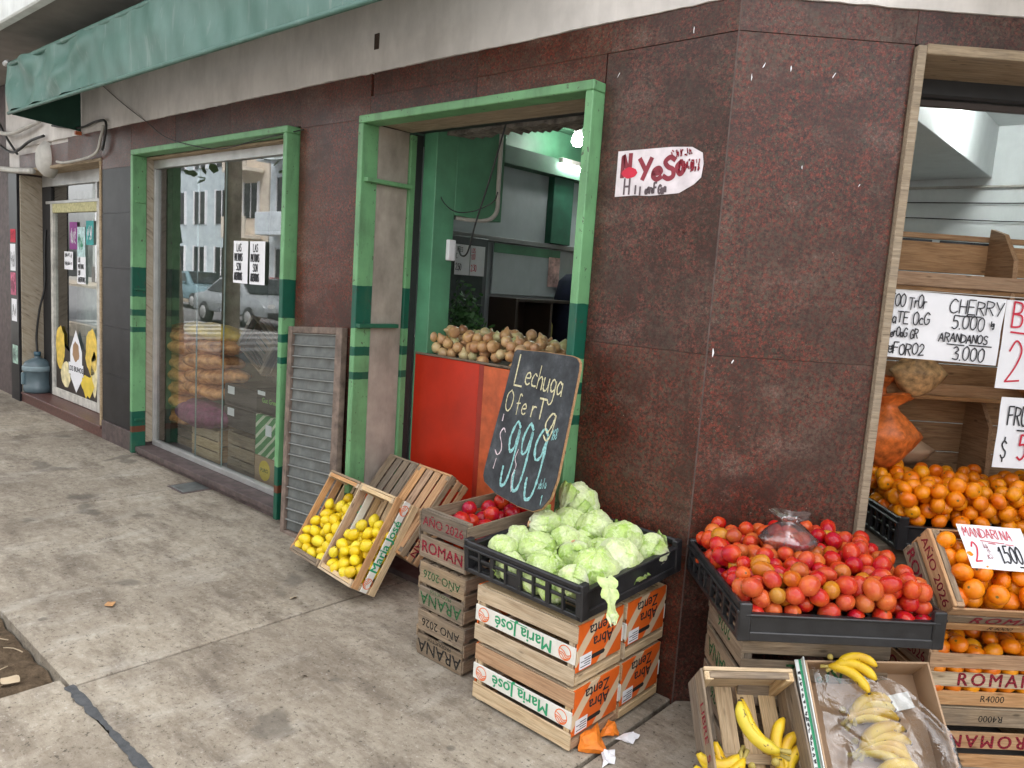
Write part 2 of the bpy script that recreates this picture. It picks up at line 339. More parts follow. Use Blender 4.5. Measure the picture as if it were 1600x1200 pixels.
# ------------------------------------------------------------------ mesh helpers
CACHE = {}
def obj(name, me, m=None, parent=None, M=None):
    o = bpy.data.objects.new(name, me); COL.objects.link(o)
    if m is not None:
        if len(me.materials) == 0: me.materials.append(m)
        elif me.materials[0] != m:
            o.material_slots[0].link = 'OBJECT'; o.material_slots[0].material = m
    if parent is not None: o.parent = parent
    if M is not None: o.matrix_basis = M
    return o
def T(x, y, z): return Matrix.Translation((x, y, z))
def RX(a): return Matrix.Rotation(a, 4, 'X')
def RY(a): return Matrix.Rotation(a, 4, 'Y')
def RZ(a): return Matrix.Rotation(a, 4, 'Z')
def S(x, y=None, z=None):
    y = x if y is None else y; z = x if z is None else z
    return Matrix.Diagonal((x, y, z, 1))
def axes(c, x, y, z):
    return Matrix(((x[0], y[0], z[0], c[0]), (x[1], y[1], z[1], c[1]), (x[2], y[2], z[2], c[2]), (0, 0, 0, 1)))
def frame(c, x, z):      # orthonormal frame from an x axis and an approximate z axis
    x = Vector(x).normalized(); z = Vector(z); z = (z - x*z.dot(x)).normalized(); y = z.cross(x)
    return axes(c, x, y, z)
def boxmesh(sx, sy, sz, b=.002):
    key = ('box', round(sx, 4), round(sy, 4), round(sz, 4), b)
    if key in CACHE: return CACHE[key]
    bm = bmesh.new(); bmesh.ops.create_cube(bm, size=1)
    for v in bm.verts: v.co = (v.co.x*sx, v.co.y*sy, v.co.z*sz)
    b = min(b, .3*min(sx, sy, sz))
    if b > 0: bmesh.ops.bevel(bm, geom=bm.edges[:], offset=b, segments=1, affect='EDGES', profile=.5)
    me = bpy.data.meshes.new('box'); bm.to_mesh(me); bm.free(); CACHE[key] = me; return me
def box(name, x, y, z, m, parent=None, b=.002, M=None):
    me = boxmesh(x[1]-x[0], y[1]-y[0], z[1]-z[0], b)
    L = T((x[0]+x[1])/2, (y[0]+y[1])/2, (z[0]+z[1])/2)
    o = obj(name, me, None, parent, (M @ L) if M is not None else L)
    setmat(o, m); return o
def setmat(o, m):
    me = o.data
    if len(me.materials) == 0: me.materials.append(None)
    o.material_slots[0].link = 'OBJECT'; o.material_slots[0].material = m
def pyd(name, verts, faces, smooth=False):
    me = bpy.data.meshes.new(name); me.from_pydata([tuple(v) for v in verts], [], faces); me.update()
    if smooth: me.polygons.foreach_set('use_smooth', [True]*len(me.polygons))
    return me
def smoothpts(P, n=6):
    P = [Vector(p) for p in P]
    if len(P) < 3: return P
    out = []
    for i in range(len(P)-1):
        p0 = P[max(i-1, 0)]; p1 = P[i]; p2 = P[i+1]; p3 = P[min(i+2, len(P)-1)]
        for k in range(n):
            t = k/n
            out.append(.5*((2*p1)+(p2-p0)*t+(2*p0-5*p1+4*p2-p3)*t*t+(3*p1-p0-3*p2+p3)*t*t*t))
    out.append(P[-1]); return out
def tubemesh(P, r, seg=8, smooth=True, sub=6):
    P = smoothpts(P, sub) if smooth else [Vector(p) for p in P]
    rr = r if isinstance(r, (list, tuple)) else [r]*len(P)
    if len(rr) != len(P): rr = [np.interp(i/(len(P)-1), np.linspace(0, 1, len(r)), r) for i in range(len(P))]
    V, Fc = [], []; prev = None
    for i, p in enumerate(P):
        t = (P[min(i+1, len(P)-1)]-P[max(i-1, 0)]).normalized()
        a = Vector((0, 0, 1)) if prev is None else prev
        if abs(a.dot(t)) > .95 and prev is None: a = Vector((1, 0, 0))
        a = (a - t*a.dot(t)).normalized(); prev = a; b = t.cross(a)
        for k in range(seg):
            an = 2*math.pi*k/seg; V.append(p + (a*math.cos(an)+b*math.sin(an))*rr[i])
    n = len(P)
    for i in range(n-1):
        for k in range(seg): Fc.append((i*seg+k, i*seg+(k+1) % seg, (i+1)*seg+(k+1) % seg, (i+1)*seg+k))
    Fc.append(tuple(range(seg))[::-1]); Fc.append(tuple(range((n-1)*seg, n*seg)))
    return pyd('tube', V, Fc, True)
def lathe(prof, seg=20, smooth=True):
    V, Fc = [], []
    for r, z in prof:
        for k in range(seg):
            a = 2*math.pi*k/seg; V.append((r*math.cos(a), r*math.sin(a), z))
    for i in range(len(prof)-1):
        for k in range(seg): Fc.append((i*seg+k, i*seg+(k+1) % seg, (i+1)*seg+(k+1) % seg, (i+1)*seg+k))
    if prof[0][0] > 1e-4: Fc.append(tuple(range(seg))[::-1])
    if prof[-1][0] > 1e-4: Fc.append(tuple(range((len(prof)-1)*seg, len(prof)*seg)))
    return pyd('lathe', V, Fc, smooth)
def prism(poly, t, b=.0):     # polygon in XY, front face at z=0, thickness t towards -z
    bm = bmesh.new(); vs_ = [bm.verts.new((x, y, 0)) for x, y in poly]; f = bm.faces.new(vs_)
    r_ = bmesh.ops.extrude_face_region(bm, geom=[f])
    for e in r_['geom']:
        if isinstance(e, bmesh.types.BMVert): e.co.z -= t
    bmesh.ops.recalc_face_normals(bm, faces=bm.faces[:])
    me = bpy.data.meshes.new('prism'); bm.to_mesh(me); bm.free(); return me
def empty(name, M=None, label=None, cat=None, group=None, kind=None):
    o = bpy.data.objects.new(name, None); COL.objects.link(o); o.empty_display_size = .05
    if M is not None: o.matrix_basis = M
    tag(o, label, cat, group, kind); return o
def tag(o, label=None, cat=None, group=None, kind=None):
    if label: o['label'] = label
    if cat: o['category'] = cat
    if group: o['group'] = group
    if kind: o['kind'] = kind
    return o

# ------------------------------------------------------------------ lettering
def textmesh(s, size, bold=0.0, align='CENTER', shear=0, space=1.0):
    key = ('txt', s, size, bold, align, shear, space)
    if key in CACHE: return CACHE[key]
    c = bpy.data.curves.new('t', 'FONT'); c.body = s; c.size = size; c.align_x = align; c.align_y = 'CENTER'; c.shear = shear; c.space_character = space; c.resolution_u = 3
    o = bpy.data.objects.new('t', c); COL.objects.link(o)
    dg = bpy.context.evaluated_depsgraph_get(); me = bpy.data.meshes.new_from_object(o.evaluated_get(dg))
    bpy.data.objects.remove(o); me.materials.clear()
    if bold > 0:      # a heavier weight: the outline laid down five times, slightly apart
        d = bold*size; bm = bmesh.new()
        for i, (a, b) in enumerate(((0, 0), (d, 0), (-d, 0), (0, d*.7), (0, -d*.7))):
            me.transform(T(a, b, i*.00002)); bm.from_mesh(me); me.transform(T(-a, -b, -i*.00002))
        bm.to_mesh(me); bm.free()
    CACHE[key] = me; return me
GL = {
'A': '!0,0 .3,1 .6,0;!.12,.38 .48,.38', 'B': '!0,0 0,1;0,1 .45,.92 .42,.6 0,.52;0,.52 .52,.44 .5,.06 0,0', 'C': '.55,.85 .3,1 .03,.6 .08,.15 .33,0 .6,.15',
'D': '!0,0 0,1;0,1 .5,.8 .52,.25 0,0', 'E': '!.5,1 0,1 0,0 .52,0;!0,.52 .4,.52', 'F': '!.5,1 0,1 0,0;!0,.52 .42,.55', 'G': '.58,.85 .3,1 .03,.6 .1,.12 .35,0 .58,.2 .56,.45;!.35,.45 .6,.45',
'H': '!0,0 0,1;!.5,0 .5,1;!0,.5 .5,.5', 'I': '!0,0 0,1', 'K': '!0,0 0,1;!.5,1 0,.45 .5,0', 'L': '!0,1 0,0 .48,0', 'M': '!0,0 .08,1 .32,.35 .56,1 .66,0', 'N': '!0,0 0,1 .5,0 .5,1',
'O': '.3,1 .03,.75 .05,.2 .3,0 .55,.25 .56,.75 .3,1', 'R': '!0,0 0,1;0,1 .48,.9 .42,.58 0,.5;!.2,.5 .54,0', 'S': '.5,.88 .28,1 .05,.8 .2,.56 .45,.42 .48,.12 .25,0 .02,.12', 'T': '!0,1 .6,1;!.3,1 .3,0',
'U': '0,1 .02,.25 .26,0 .5,.25 .52,1', 'V': '!0,1 .28,0 .56,1', 'X': '!0,0 .5,.9;!.5,0 0,.9', 'Y': '!0,1 .28,.5;!.58,1 .2,0', '1': '!0,.72 .22,1 .2,0', '2': '.03,.75 .25,1 .5,.78 .35,.4 0,0;!0,0 .55,.04', '3': '.03,.88 .28,1 .46,.78 .2,.54;.2,.54 .5,.4 .42,.05 .02,.08',
'4': '!.4,0 .4,1 0,.35 .55,.35', '5': '!.5,1 .1,1 .06,.58;.06,.58 .4,.6 .5,.25 .25,0 .0,.1', '6': '.45,.95 .1,.6 .05,.2 .28,0 .5,.2 .35,.48 .08,.3', '8': '.25,.5 .05,.75 .25,1 .45,.75 .25,.5 .03,.22 .25,0 .48,.22 .25,.5', '9': '.5,.75 .28,1 .05,.78 .22,.52 .5,.7 .48,.3 .3,0', '0': '.3,1 .05,.75 .06,.2 .3,0 .52,.25 .52,.78 .3,1',
'$': '.46,.8 .24,.92 .05,.74 .22,.52 .44,.38 .42,.14 .2,.06 .02,.2;!.25,1.1 .25,.98;!.24,0 .24,-.12', '.': '!0,0 .05,.03', 'x': '!0,0 .35,.5;!.35,0 0,.5', 'e': '.02,.28 .4,.34 .3,.55 .08,.45 .03,.15 .22,0 .42,.1', 'c': '.38,.48 .2,.56 .03,.3 .1,.04 .4,.04', 'h': '!0,0 .02,1;.01,.35 .2,.55 .34,.4 .36,0',
'u': '0,.55 .02,.1 .2,0 .36,.2 .38,.55;.38,.5 .42,0', 'g': '.36,.45 .16,.56 .02,.3 .15,.04 .36,.2 .38,.5 .36,-.3 .15,-.5 .0,-.35', 'a': '.36,.45 .16,.56 .02,.3 .15,.02 .36,.2;!.37,.52 .4,0', 'f': '.4,.92 .24,1 .16,.8 .16,-.05;!0,.5 .36,.54', 'r': '!0,0 .02,.55;.02,.3 .15,.52 .34,.52', 't': '!.15,.9 .15,0;!0,.62 .36,.62', 'k': '!0,0 0,.9;!.3,.5 0,.25 .32,0', 'i': '!0,0 0,.5', 'l': '!0,0 0,1', 'o': '.2,.52 .02,.3 .2,0 .38,.26 .2,.52', 'B_': '', ' ': ''}
def ribbons(strokes, wd, jit=0.0):
    V, Fc = [], []
    for si, (pts, sharp) in enumerate(strokes):
        P = [Vector((a, b, 0)) for a, b in pts]
        if not sharp and len(P) > 2: P = smoothpts(P, 6)
        elif sharp:      # short lead-in at corners keeps the pen width
            Q = []
            for i in range(len(P)-1): Q += [P[i], P[i].lerp(P[i+1], .9)]
            P = Q+[P[-1]]
        z = si*.00003
        n = len(P); b0 = len(V)
        for i, p in enumerate(P):
            t = (P[min(i+1, n-1)]-P[max(i-1, 0)])
            t = t.normalized() if t.length > 1e-9 else Vector((1, 0, 0))
            q = Vector((-t.y, t.x, 0)); ww = wd*(.5+random.uniform(-jit, jit))
            e = t*wd*.3*(-1 if i == 0 else (1 if i == n-1 else 0))
            V.append(p+q*ww+e+Vector((0, 0, z))); V.append(p-q*ww+e+Vector((0, 0, z)))
        for i in range(n-1): Fc.append((b0+2*i, b0+2*i+1, b0+2*i+3, b0+2*i+2))
    return pyd('strokes', V, Fc)
def hand(s, h, wd, x=0, y=0, sx=1.0, slope=0.0, wob=.05, gap=.16, lean=0.0):
    out = []; cx = 0
    for ch in s:
        g = GL.get(ch, '')
        wch = 0
        dy = random.uniform(-wob, wob)*h; sc = 1+random.uniform(-wob, wob)
        for st in [q for q in g.split(';') if q]:
            sharp = st[0] == '!'; pts = [tuple(map(float, p.split(','))) for p in st.lstrip('!').split()]
            wch = max(wch, max(p[0] for p in pts))
            out.append(([(x+(cx+p[0]+lean*p[1])*h*sx, y+p[1]*h*sc+dy+slope*(cx+p[0])*h*sx) for p in pts], sharp))
        cx += (wch if wch else .3)+gap
    return out
def garble(n, h, x, y, step):      # letters worn past reading
    out = []
    for i in range(n):
        cx = x+i*step
        for _ in range(random.choice((2, 3))):
            pts = [(cx+random.uniform(0, step*.8), y+random.uniform(0, h)) for _ in range(random.choice((2, 3, 4)))]
            out.append((pts, random.random() < .3))
    return out
def lettering(parent, me, m, M, name='lettering'):
    return obj(name, me, m, parent, M)
ANG = .7584
MC = RZ(ANG)          # corner face frame: x along the wall, y into the building
# ================================================================== ground
walk = empty('sidewalk', kind='structure')
def slab(x0, x1, y0, y1, name='slab'):
    g = .0075 + random.uniform(0, .002)
    return box(name, (x0+g, x1-g), (y0+g, y1-g), (-.12, random.uniform(-.0015, .0015)), M_CONC, walk, .004)
xs = [-15.5, -13.2, -10.9, -8.55, -6.24, -3.92, -1.6, 0.0]
for i in range(len(xs)-1): slab(xs[i], xs[i+1], -1.668, .14)
for i in range(4): slab(xs[i], xs[i+1], -3.7, -1.668)
slab(-6.24, -3.92, -3.7, -1.668); slab(-3.92, -3.25, -3.7, -1.668)
slab(-1.685, 0.0, -3.7, -1.668); slab(-3.25, -1.685, -3.7, -2.95)
slab(0.0, 2.6, -3.7, 2.0); slab(2.6, 6.0, -3.7, 6.0)
box('slab_bed', (-15.5, 6), (-3.7, 6), (-.30, -.105), plain('dark_joint_earth', (.022, .018, .014), .95), walk, 0)
tag(box('road', (-60, 12), (-13.4, -3.85), (-.34, -.14), plain('grey_asphalt', (.13, .13, .132), .9, scale=20, bump=.3), None, 0), kind='structure')
tag(box('kerb', (-60, 6), (-3.85, -3.704), (-.34, .0), M_CONC, None, .01), kind='structure')
tag(box('opposite_sidewalk', (-60, 12), (-16, -13.4), (-.34, .0), M_CONC, None, .01), kind='structure')
tag(box('ground', (-80, 60), (-70, 60), (-.6, -.36), plain('far_ground', (.2, .19, .17), .9), None, 0), kind='structure')
for i in range(7):
    tag(box('road_marking', (-21.5+i*1.25, -20.9+i*1.25), (-8.6, -4.6), (-.139, -.134), plain('worn_road_paint', (.34, .34, .33), .8), None, 0), kind='structure')
# tree pit with loose earth
def soilmesh():
    nx, ny = 40, 34; V, Fc = [], []
    for j in range(ny+1):
        for i in range(nx+1):
            V.append((-3.25+i*1.565/nx, -2.95+j*1.282/ny, -.045+.018*math.sin(i*1.3)*math.cos(j*.9)+random.uniform(-.008, .008)))
    for j in range(ny):
        for i in range(nx): a = j*(nx+1)+i; Fc.append((a, a+1, a+nx+2, a+nx+1))
    return pyd('soil', V, Fc, True)
tag(obj('tree_pit_soil', soilmesh(), M_SOIL), kind='structure')
M_TWIG = plain('dry_twig', (.42, .33, .22), .8)
for i in range(26):
    x, y = random.uniform(-2.35, -1.72), random.uniform(-2.2, -1.7); a = random.uniform(0, 6.28); L = random.uniform(.04, .13)
    o = obj('twig', tubemesh([(-L/2, 0, 0), (0, random.uniform(-.01, .01), .006), (L/2, 0, 0)], .0022, 5, sub=2), M_TWIG, None, T(x, y, -.022) @ RZ(a))
    tag(o, 'dry broken twig lying on the earth of the tree pit', 'twig', 'twigs in the tree pit')
def leafmesh(L, wd):
    P = []
    for i in range(7):
        t = i/6; ww = wd*math.sin(math.pi*min(1, t*.95+.03))
        P.append((t*L-L/2, -ww, .006*math.sin(t*5)+.004)); P.append((t*L-L/2, ww, .004*math.cos(t*4)))
    return pyd('leaf', P, [(2*i, 2*i+1, 2*i+3, 2*i+2) for i in range(6)], True)
M_DRY = plain('fallen_leaf', (.42, .22, .09), .8, var=.4, scale=40)
for x, y, L, lab in [(-2.235, -1.286, .075, 'orange fallen leaf lying alone on the middle of the pavement'), (-1.772, -.606, .05, 'small pale leaf on the pavement below the lemon crates'), (-1.83, -1.80, .09, 'dry curled leaf on the earth of the tree pit'), (-1.1, -.98, .03, 'tiny pale scrap of leaf on pavement near the stacked crates')]:
    tag(obj('fallen_leaf', leafmesh(L, L*.32), M_DRY if L > .06 and L < .08 else M_TWIG, None, T(x, y, .004 if y > -1.6 else -.02) @ RZ(L*40)), lab, 'leaf')
def crack():
    V, Fc = [], []; n = 70
    for i in range(n+1):
        t = i/n; x = -1.60+t*1.5+random.uniform(-.006, .006); wd = .005+.011*abs(math.sin(t*9+1))+random.uniform(0, .007)
        V.append((x, -1.668-wd+random.uniform(-.004, .004), .0045)); V.append((x, -1.668+wd*.9, .0045))
    for i in range(n): Fc.append((2*i, 2*i+2, 2*i+3, 2*i+1))
    return pyd('crack', V, Fc)
tag(obj('mortar_strip', crack(), M_MORTAR), kind='structure')
hm = empty('utility_cover', T(-3.885, -.118, 0), 'small grey metal utility cover set in the pavement by the window plinth', 'utility cover')
box('lid', (-.105, .105), (-.095, .095), (-.01, .006), M_SHUT, hm, .003); box('rim', (-.125, .125), (-.112, .112), (-.012, .003), M_PLINTH, hm, .002)

# ================================================================== corner building
B = empty('corner_building', None, 'corner shop building clad in dark maroon granite under a dirty white plaster band', 'building')
def wallbox(name, x, y, z, m, M=None, b=.003): return box(name, x, y, z, m, B, b, M)
WT = (.02, .26)      # masonry behind the cladding
for nm, x, z in [('masonry', (-16, -8.42), (-.1, 3.6)), ('masonry', (-8.29, -8.0), (-.1, 2.44)), ('masonry', (-5.81, -5.03), (-.1, 2.46)), ('masonry', (-2.8, -2.112), (-.1, 2.46)), ('masonry', (-.562, -.05), (-.1, 2.46)),
                 ('lintel', (-8.418, 0.0), (2.46, 3.6)), ('masonry', (-5.029, -2.801), (-.1, .04)), ('masonry', (-8.0, -5.811), (-.1, .08))]:
    wallbox(nm, x, WT, z, M_PLAST if nm == 'lintel' else M_PLINTH)
for nm, x, z in [('masonry', (.03, .64), (-.1, 2.56)), ('masonry', (2.5, 3.4), (-.1, 2.56)), ('lintel', (.0, 3.4), (2.56, 3.6))]:
    wallbox(nm, x, (.02, .24), z, M_PLAST if nm == 'lintel' else M_PLINTH, MC)
# plaster band with an uneven lower edge
def plaster(x0, x1, z0, z1, y0):
    n = int((x1-x0)/.035); V, Fc = [], []
    for i in range(n+1):
        x = x0+(x1-x0)*i/n; e = z0+random.uniform(-.0025, .0025)+.0015*math.sin(x*7)
        V += [(x, y0, e), (x, y0, z1), (x, .02, e)]
    for i in range(n):
        a = 3*i; Fc += [(a, a+3, a+4, a+1), (a+2, a+5, a+3, a)]
    return pyd('plaster', V, Fc)
obj('plaster_band', plaster(-8.4, .012, 2.676, 3.6, -.012), M_PLAST, B); obj('plaster_band', plaster(-.004, 3.4, 2.676, 3.6, -.012), M_PLAST, B, MC)
# granite cladding, slab by slab
def clad(x0, x1, z0, z1, M=None, m=M_GRAN, y=None, th=.0):
    g = .0005; e = random.uniform(-.001, .001)
    return wallbox('granite_panel', (x0+g, x1-g), (-.003+e-th, .019), (z0+g, z1-g), m, M, .0008)
for x0, x1, z0, z1 in [(-.565, -.0012, -.02, .60), (-.565, -.0012, .60, 1.39), (-.565, -.0012, 1.39, 2.5565), (-.549, -.0012, 2.5575, 2.676), (-1.308, -.549, 2.5575, 2.676), (-2.09, -1.308, 2.5575, 2.676), (-1.308, -.57, 2.445, 2.558), (-2.11, -1.308, 2.445, 2.558),
                       (-2.777, -2.112, 1.25, 2.445), (-2.777, -2.112, .62, 1.25), (-2.777, -2.112, -.02, .62), (-2.777, -2.112, 2.445, 2.676), (-3.62, -2.777, 2.457, 2.676), (-4.42, -3.62, 2.457, 2.676), (-5.20, -4.42, 2.457, 2.676), (-5.81, -5.20, 2.35, 2.676), (-6.6, -5.81, 2.45, 2.676), (-7.3, -6.6, 2.45, 2.64), (-8.0, -7.3, 2.45, 2.60)]:
    clad(x0, x1, z0, z1)
for x0, x1, z0, z1 in [(.0012, .642, -.02, .62), (.0012, .642, .62, 1.39), (.0012, .642, 1.39, 2.5565), (.0012, .642, 2.5575, 2.676), (.642, 1.35, 2.5575, 2.676), (1.35, 2.1, 2.5575, 2.676), (2.1, 2.9, 2.5575, 2.676), (2.5, 3.2, -.02, 1.39), (2.5, 3.2, 1.39, 2.556)]:
    clad(x0, x1, z0, z1, MC)
wallbox('corner_joint', (-.004, .003), (-.0015, .012), (-.02, 2.676), plain('pale_grout', (.085, .06, .052), .8, var=.4, scale=30), RZ(ANG/2), .001)
for z0, z1 in [(.17, .60), (.60, 1.02), (1.02, 1.52), (1.52, 1.98), (1.98, 2.35)]: clad(-5.80, -5.04, z0, z1, None, M_BLACKG)
wallbox('plinth', (-5.80, -5.04), (-.012, .019), (-.02, .168), M_PLINTH)
# far left: marble and dark stone pier, black doorway
wallbox('stone_pier', (-8.288, -8.012), (-.03, .019), (-.02, 2.45), M_BLACKG); wallbox('marble_panel', (-8.011, -7.985), (-.005, .25), (.09, 2.40), M_MARB)
wallbox('doorway_leaf', (-9.9, -8.42), (.5, .54), (0, 2.5), M_BLACK); wallbox('jamb', (-8.42, -8.29), (.02, .55), (-.02, 2.46), M_BLACKG)
wallbox('shop_sill', (-8.01, -5.81), (-.02, .255), (.082, .105), M_REDST); wallbox('plinth', (-8.28, -5.812), (-.008, .019), (-.02, .081), M_REDST)
wallbox('frame_trim', (-5.845, -5.81), (-.012, .25), (.11, 2.42), W_TRIM); wallbox('frame_trim', (-7.98, -5.81), (-.012, .25), (2.42, 2.449), W_TRIM)
for x0, z0, z1, lab, m in [(-8.24, 1.70, 1.84, 'red poster', M_INKR), (-8.25, 1.40, 1.685, 'white poster', M_PAPER), (-8.25, 1.14, 1.38, 'pink poster', plain('pink_poster', (.5, .12, .2), .7, var=.6, scale=20)), (-8.23, .86, 1.10, 'oval sticker', M_PAPER), (-8.22, .40, .60, 'notice', plain('pale_green_notice', (.35, .5, .42), .7, var=.4, scale=20))]:
    o = wallbox('pasted_poster', (x0, x0+.17), (-.033, -.0305), (z0, z1), m, None, 0)
    obj('lettering', ribbons(garble(4, (z1-z0)*.7, .02, .03, .035), .006), M_INK, o, T(-.085, -.0022, -(z1-z0)/2) @ RX(R(90)))
def pane(nm, x0, x1, y, z0, z1, par): return obj(nm, pyd('pane', [(x0, y, z0), (x1, y, z0), (x1, y, z1), (x0, y, z1)], [(0, 1, 2, 3)]), M_GLASS, par)
# shop 2 window (recessed)
win2 = empty('window', T(-7.05, .22, 0)); win2.parent = B
for nm, x, z, m in [('frame_stile', (-.66, -.60), (.11, 2.12), M_PAPER), ('frame_stile', (.59, .655), (.11, 2.12), M_PAPER), ('frame_rail', (-.599, .589), (.11, .20), M_PAPER), ('frame_rail', (-.599, .589), (2.03, 2.12), plain('yellowed_trim', (.45, .42, .22), .7, var=.3, scale=40)), ('transom_frame', (-.80, 1.10), (2.121, 2.15), M_ALU), ('roller_box', (-.9, 1.2), (2.30, 2.44), M_ALU), ('transom_mullion', (.56, .60), (2.151, 2.299), M_ALU)]:
    box(nm, x, (-.03, .02), z, plain('peeling_white_frame', (.55, .53, .48), .7, var=.25, scale=14, dirt=.5) if m == M_PAPER else m, win2, .003)
pane('pane', -.599, .589, -.003, .201, 2.029, win2); pane('transom_pane', -.79, 1.1, -.002, 2.151, 2.299, win2)
wallbox('filler_panel', (-8.0, -7.715), (.20, .24), (.105, 2.3), M_BLACK); wallbox('filler_panel', (-6.39, -5.85), (.20, .24), (.105, 2.42), plain('dark_grey_panel', (.06, .058, .055), .5)); 
def sheet(name, M, wd, ht, m, label=None, cat='paper sign', group=None, parent=None, curl=.0):
    nx, ny = 8, 6; V = [((i/nx-.5)*wd, (j/ny-.5)*ht, curl*(math.sin(i*1.1+j*.7)+.6*math.cos(j*1.9-i*.4))) for j in range(ny+1) for i in range(nx+1)]
    o = obj(name, pyd('sheet', V, [(j*(nx+1)+i, j*(nx+1)+i+1, (j+1)*(nx+1)+i+1, (j+1)*(nx+1)+i) for j in range(ny) for i in range(nx)], True), m, parent, M)
    if label: tag(o, label, cat, group)
    return o
def wallM(x, y, z): return T(x, y, z) @ RX(R(90))
for x, z, wd, ht, m, lab, tx in [(-7.10, 1.80, .21, .27, plain('purple_leaflet', (.22, .03, .2), .6), 'purple leaflet taped high inside the recessed shop window', 0), (-6.895, 1.74, .21, .29, plain('teal_white_leaflet', (.45, .62, .62), .6, var=.4, scale=20), 'teal and white leaflet in the middle of the recessed shop window', 0), (-6.67, 1.83, .19, .23, plain('teal_leaflet', (.02, .28, .27), .6, var=.3), 'dark teal leaflet at the top right of the recessed shop window', 0), (-7.235, 1.55, .24, .18, M_PAPER, 'handwritten white sheet low on the left of the recessed shop window', 1), (-6.89, 1.465, .22, .27, M_PAPER, 'white printed sheet reading LAS MALVINAS SON ARGENTINAS in recessed window', 2)]:
    o = sheet('leaflet', wallM(x, .205, z), wd, ht, m, lab, 'leaflet')
    if tx == 1: lettering(o, ribbons(garble(5, .045, -.1, .03, .04)+garble(5, .045, -.1, -.05, .04), .008), M_INK, T(0, 0, .002))
    elif tx == 2: lettering(o, ribbons(sum([hand(s, .045, .008, -.08, .08-i*.065, .6) for i, s in enumerate(('LAS', 'MALVINAS', 'SON', 'ARGENTINAS'))], []), .007), M_INK, T(0, 0, .002))
    else: lettering(o, ribbons(garble(5, ht*.6, -wd*.35, -ht*.3, wd*.14), .008), M_PAPER if tx == 0 and 'teal_white' not in m.name else M_INKG, T(0, 0, .002))
# cheese decals along the foot of the recessed window
dec = empty('window_decal', wallM(-7.03, .203, .52), 'food decal with cheeses and a LOS BUHOS shield at the recessed window', 'decal')
def blob(cx, cy, a, b_, n=18, jit=.12): return [(cx+a*math.cos(6.283*i/n)*(1+random.uniform(-jit, jit)), cy+b_*math.sin(6.283*i/n)*(1+random.uniform(-jit, jit))) for i in range(n)]
M_CHZ = plain('cheese_yellow', (.72, .50, .08), .6, var=.3, scale=12); M_CHZP = plain('pale_cheese', (.75, .66, .38), .6, var=.3, scale=14)
for nm, poly, m, dz in [('dark_backdrop', [(-.58, -.32), (.56, -.32), (.56, .1), (.2, .16), (-.2, .10), (-.58, .22)], plain('decal_dark', (.03, .02, .015), .5), 0), ('cheese_wedge', blob(-.45, .12, .13, .22), M_CHZ, 1), ('cheese_wheel', blob(-.30, -.15, .13, .14), M_CHZP, 1), ('cheese_slice', blob(.40, .15, .15, .22), M_CHZ, 1), ('grape_cluster', blob(.30, -.18, .15, .12, 16, .3), plain('decal_yellow', (.75, .55, .05), .5), 2), ('loaf', blob(.47, -.05, .08, .22), M_CHZP, 1), ('shield', [(-.16, .13), (0, .34), (.16, .13), (.16, -.15), (0, -.30), (-.16, -.15)], M_PAPER, 3), ('bird_emblem', blob(0, .12, .09, .10), plain('decal_brown', (.35, .2, .1), .5), 4), ('name_band', [(-.2, -.12), (.2, -.12), (.2, .0), (-.2, .0)], M_PAPER, 5)]:
    obj(nm, prism(poly, .0008), m, dec, T(0, 0, .001+dz*.0012))
lettering(dec, textmesh('LOS BUHOS', .075, .02), M_INK, T(0, -.06, .009))
wallbox('shop_backing', (-8.4, -5.4), (1.4, 1.45), (0, 2.6), plain('dim_shop_wall', (.22, .24, .23), .8, var=.2)); wallbox('shop_curtain', (-7.9, -7.2), (.5, .52), (.3, 2.3), plain('pale_curtain', (.45, .5, .48), .8, var=.2))

# ------------------------------------------------------------------ green framed window
gw = empty('window', T(0, 0, 0)); gw.parent = B
def gframe(root, x0, x1, z1, zb=0.0):
    box('frame_jamb', (x0, x0+.04), (-.08, .03), (zb, z1-.041), M_GREEN, root, .004); box('frame_jamb', (x1-.04, x1), (-.08, .03), (zb, z1-.041), M_GREEN, root, .004)
    box('frame_head', (x0, x1), (-.08, .03), (z1-.04, z1), M_GREEN, root, .004)
gframe(gw, -5.025, -2.80, 2.452, .03)
wallbox('marble_panel', (-5.025, -4.992), (.032, .105), (.11, 2.41), M_MARB); wallbox('head_board', (-4.99, -2.84), (.032, .24), (2.395, 2.41), W_TRIM)
wallbox('window_sill', (-4.984, -2.842), (-.055, .18), (.045, .085), M_PLINTH); wallbox('plinth', (-5.03, -2.80), (-.012, .019), (-.02, .043), M_PLINTH)
box('bottom_track', (-4.99, -2.842), (.085, .13), (.086, .125), M_ALU, gw); box('top_track', (-4.99, -2.842), (.085, .13), (2.33, 2.394), M_ALU, gw); box('side_stile', (-4.99, -4.965), (.085, .13), (.126, 2.329), M_ALU, gw)
for x0, x1, y in [(-4.964, -4.27, .112), (-4.285, -3.86, .104), (-3.885, -2.842, .112)]:
    pane('pane', x0, x1, y, .126, 2.329, gw)
for x in (-4.28, -3.872): box('pane_edge', (x, x+.003), (.106, .116), (.126, 2.329), plain('pale_glass_edge', (.35, .42, .40), .2), gw, 0)
for z in (2.05, 1.36, .30): box('bracket_arm', (-5.06, -4.97), (-.06, .02), (z, z+.018), M_GREENDK if z < 2 else M_GREEN, gw)
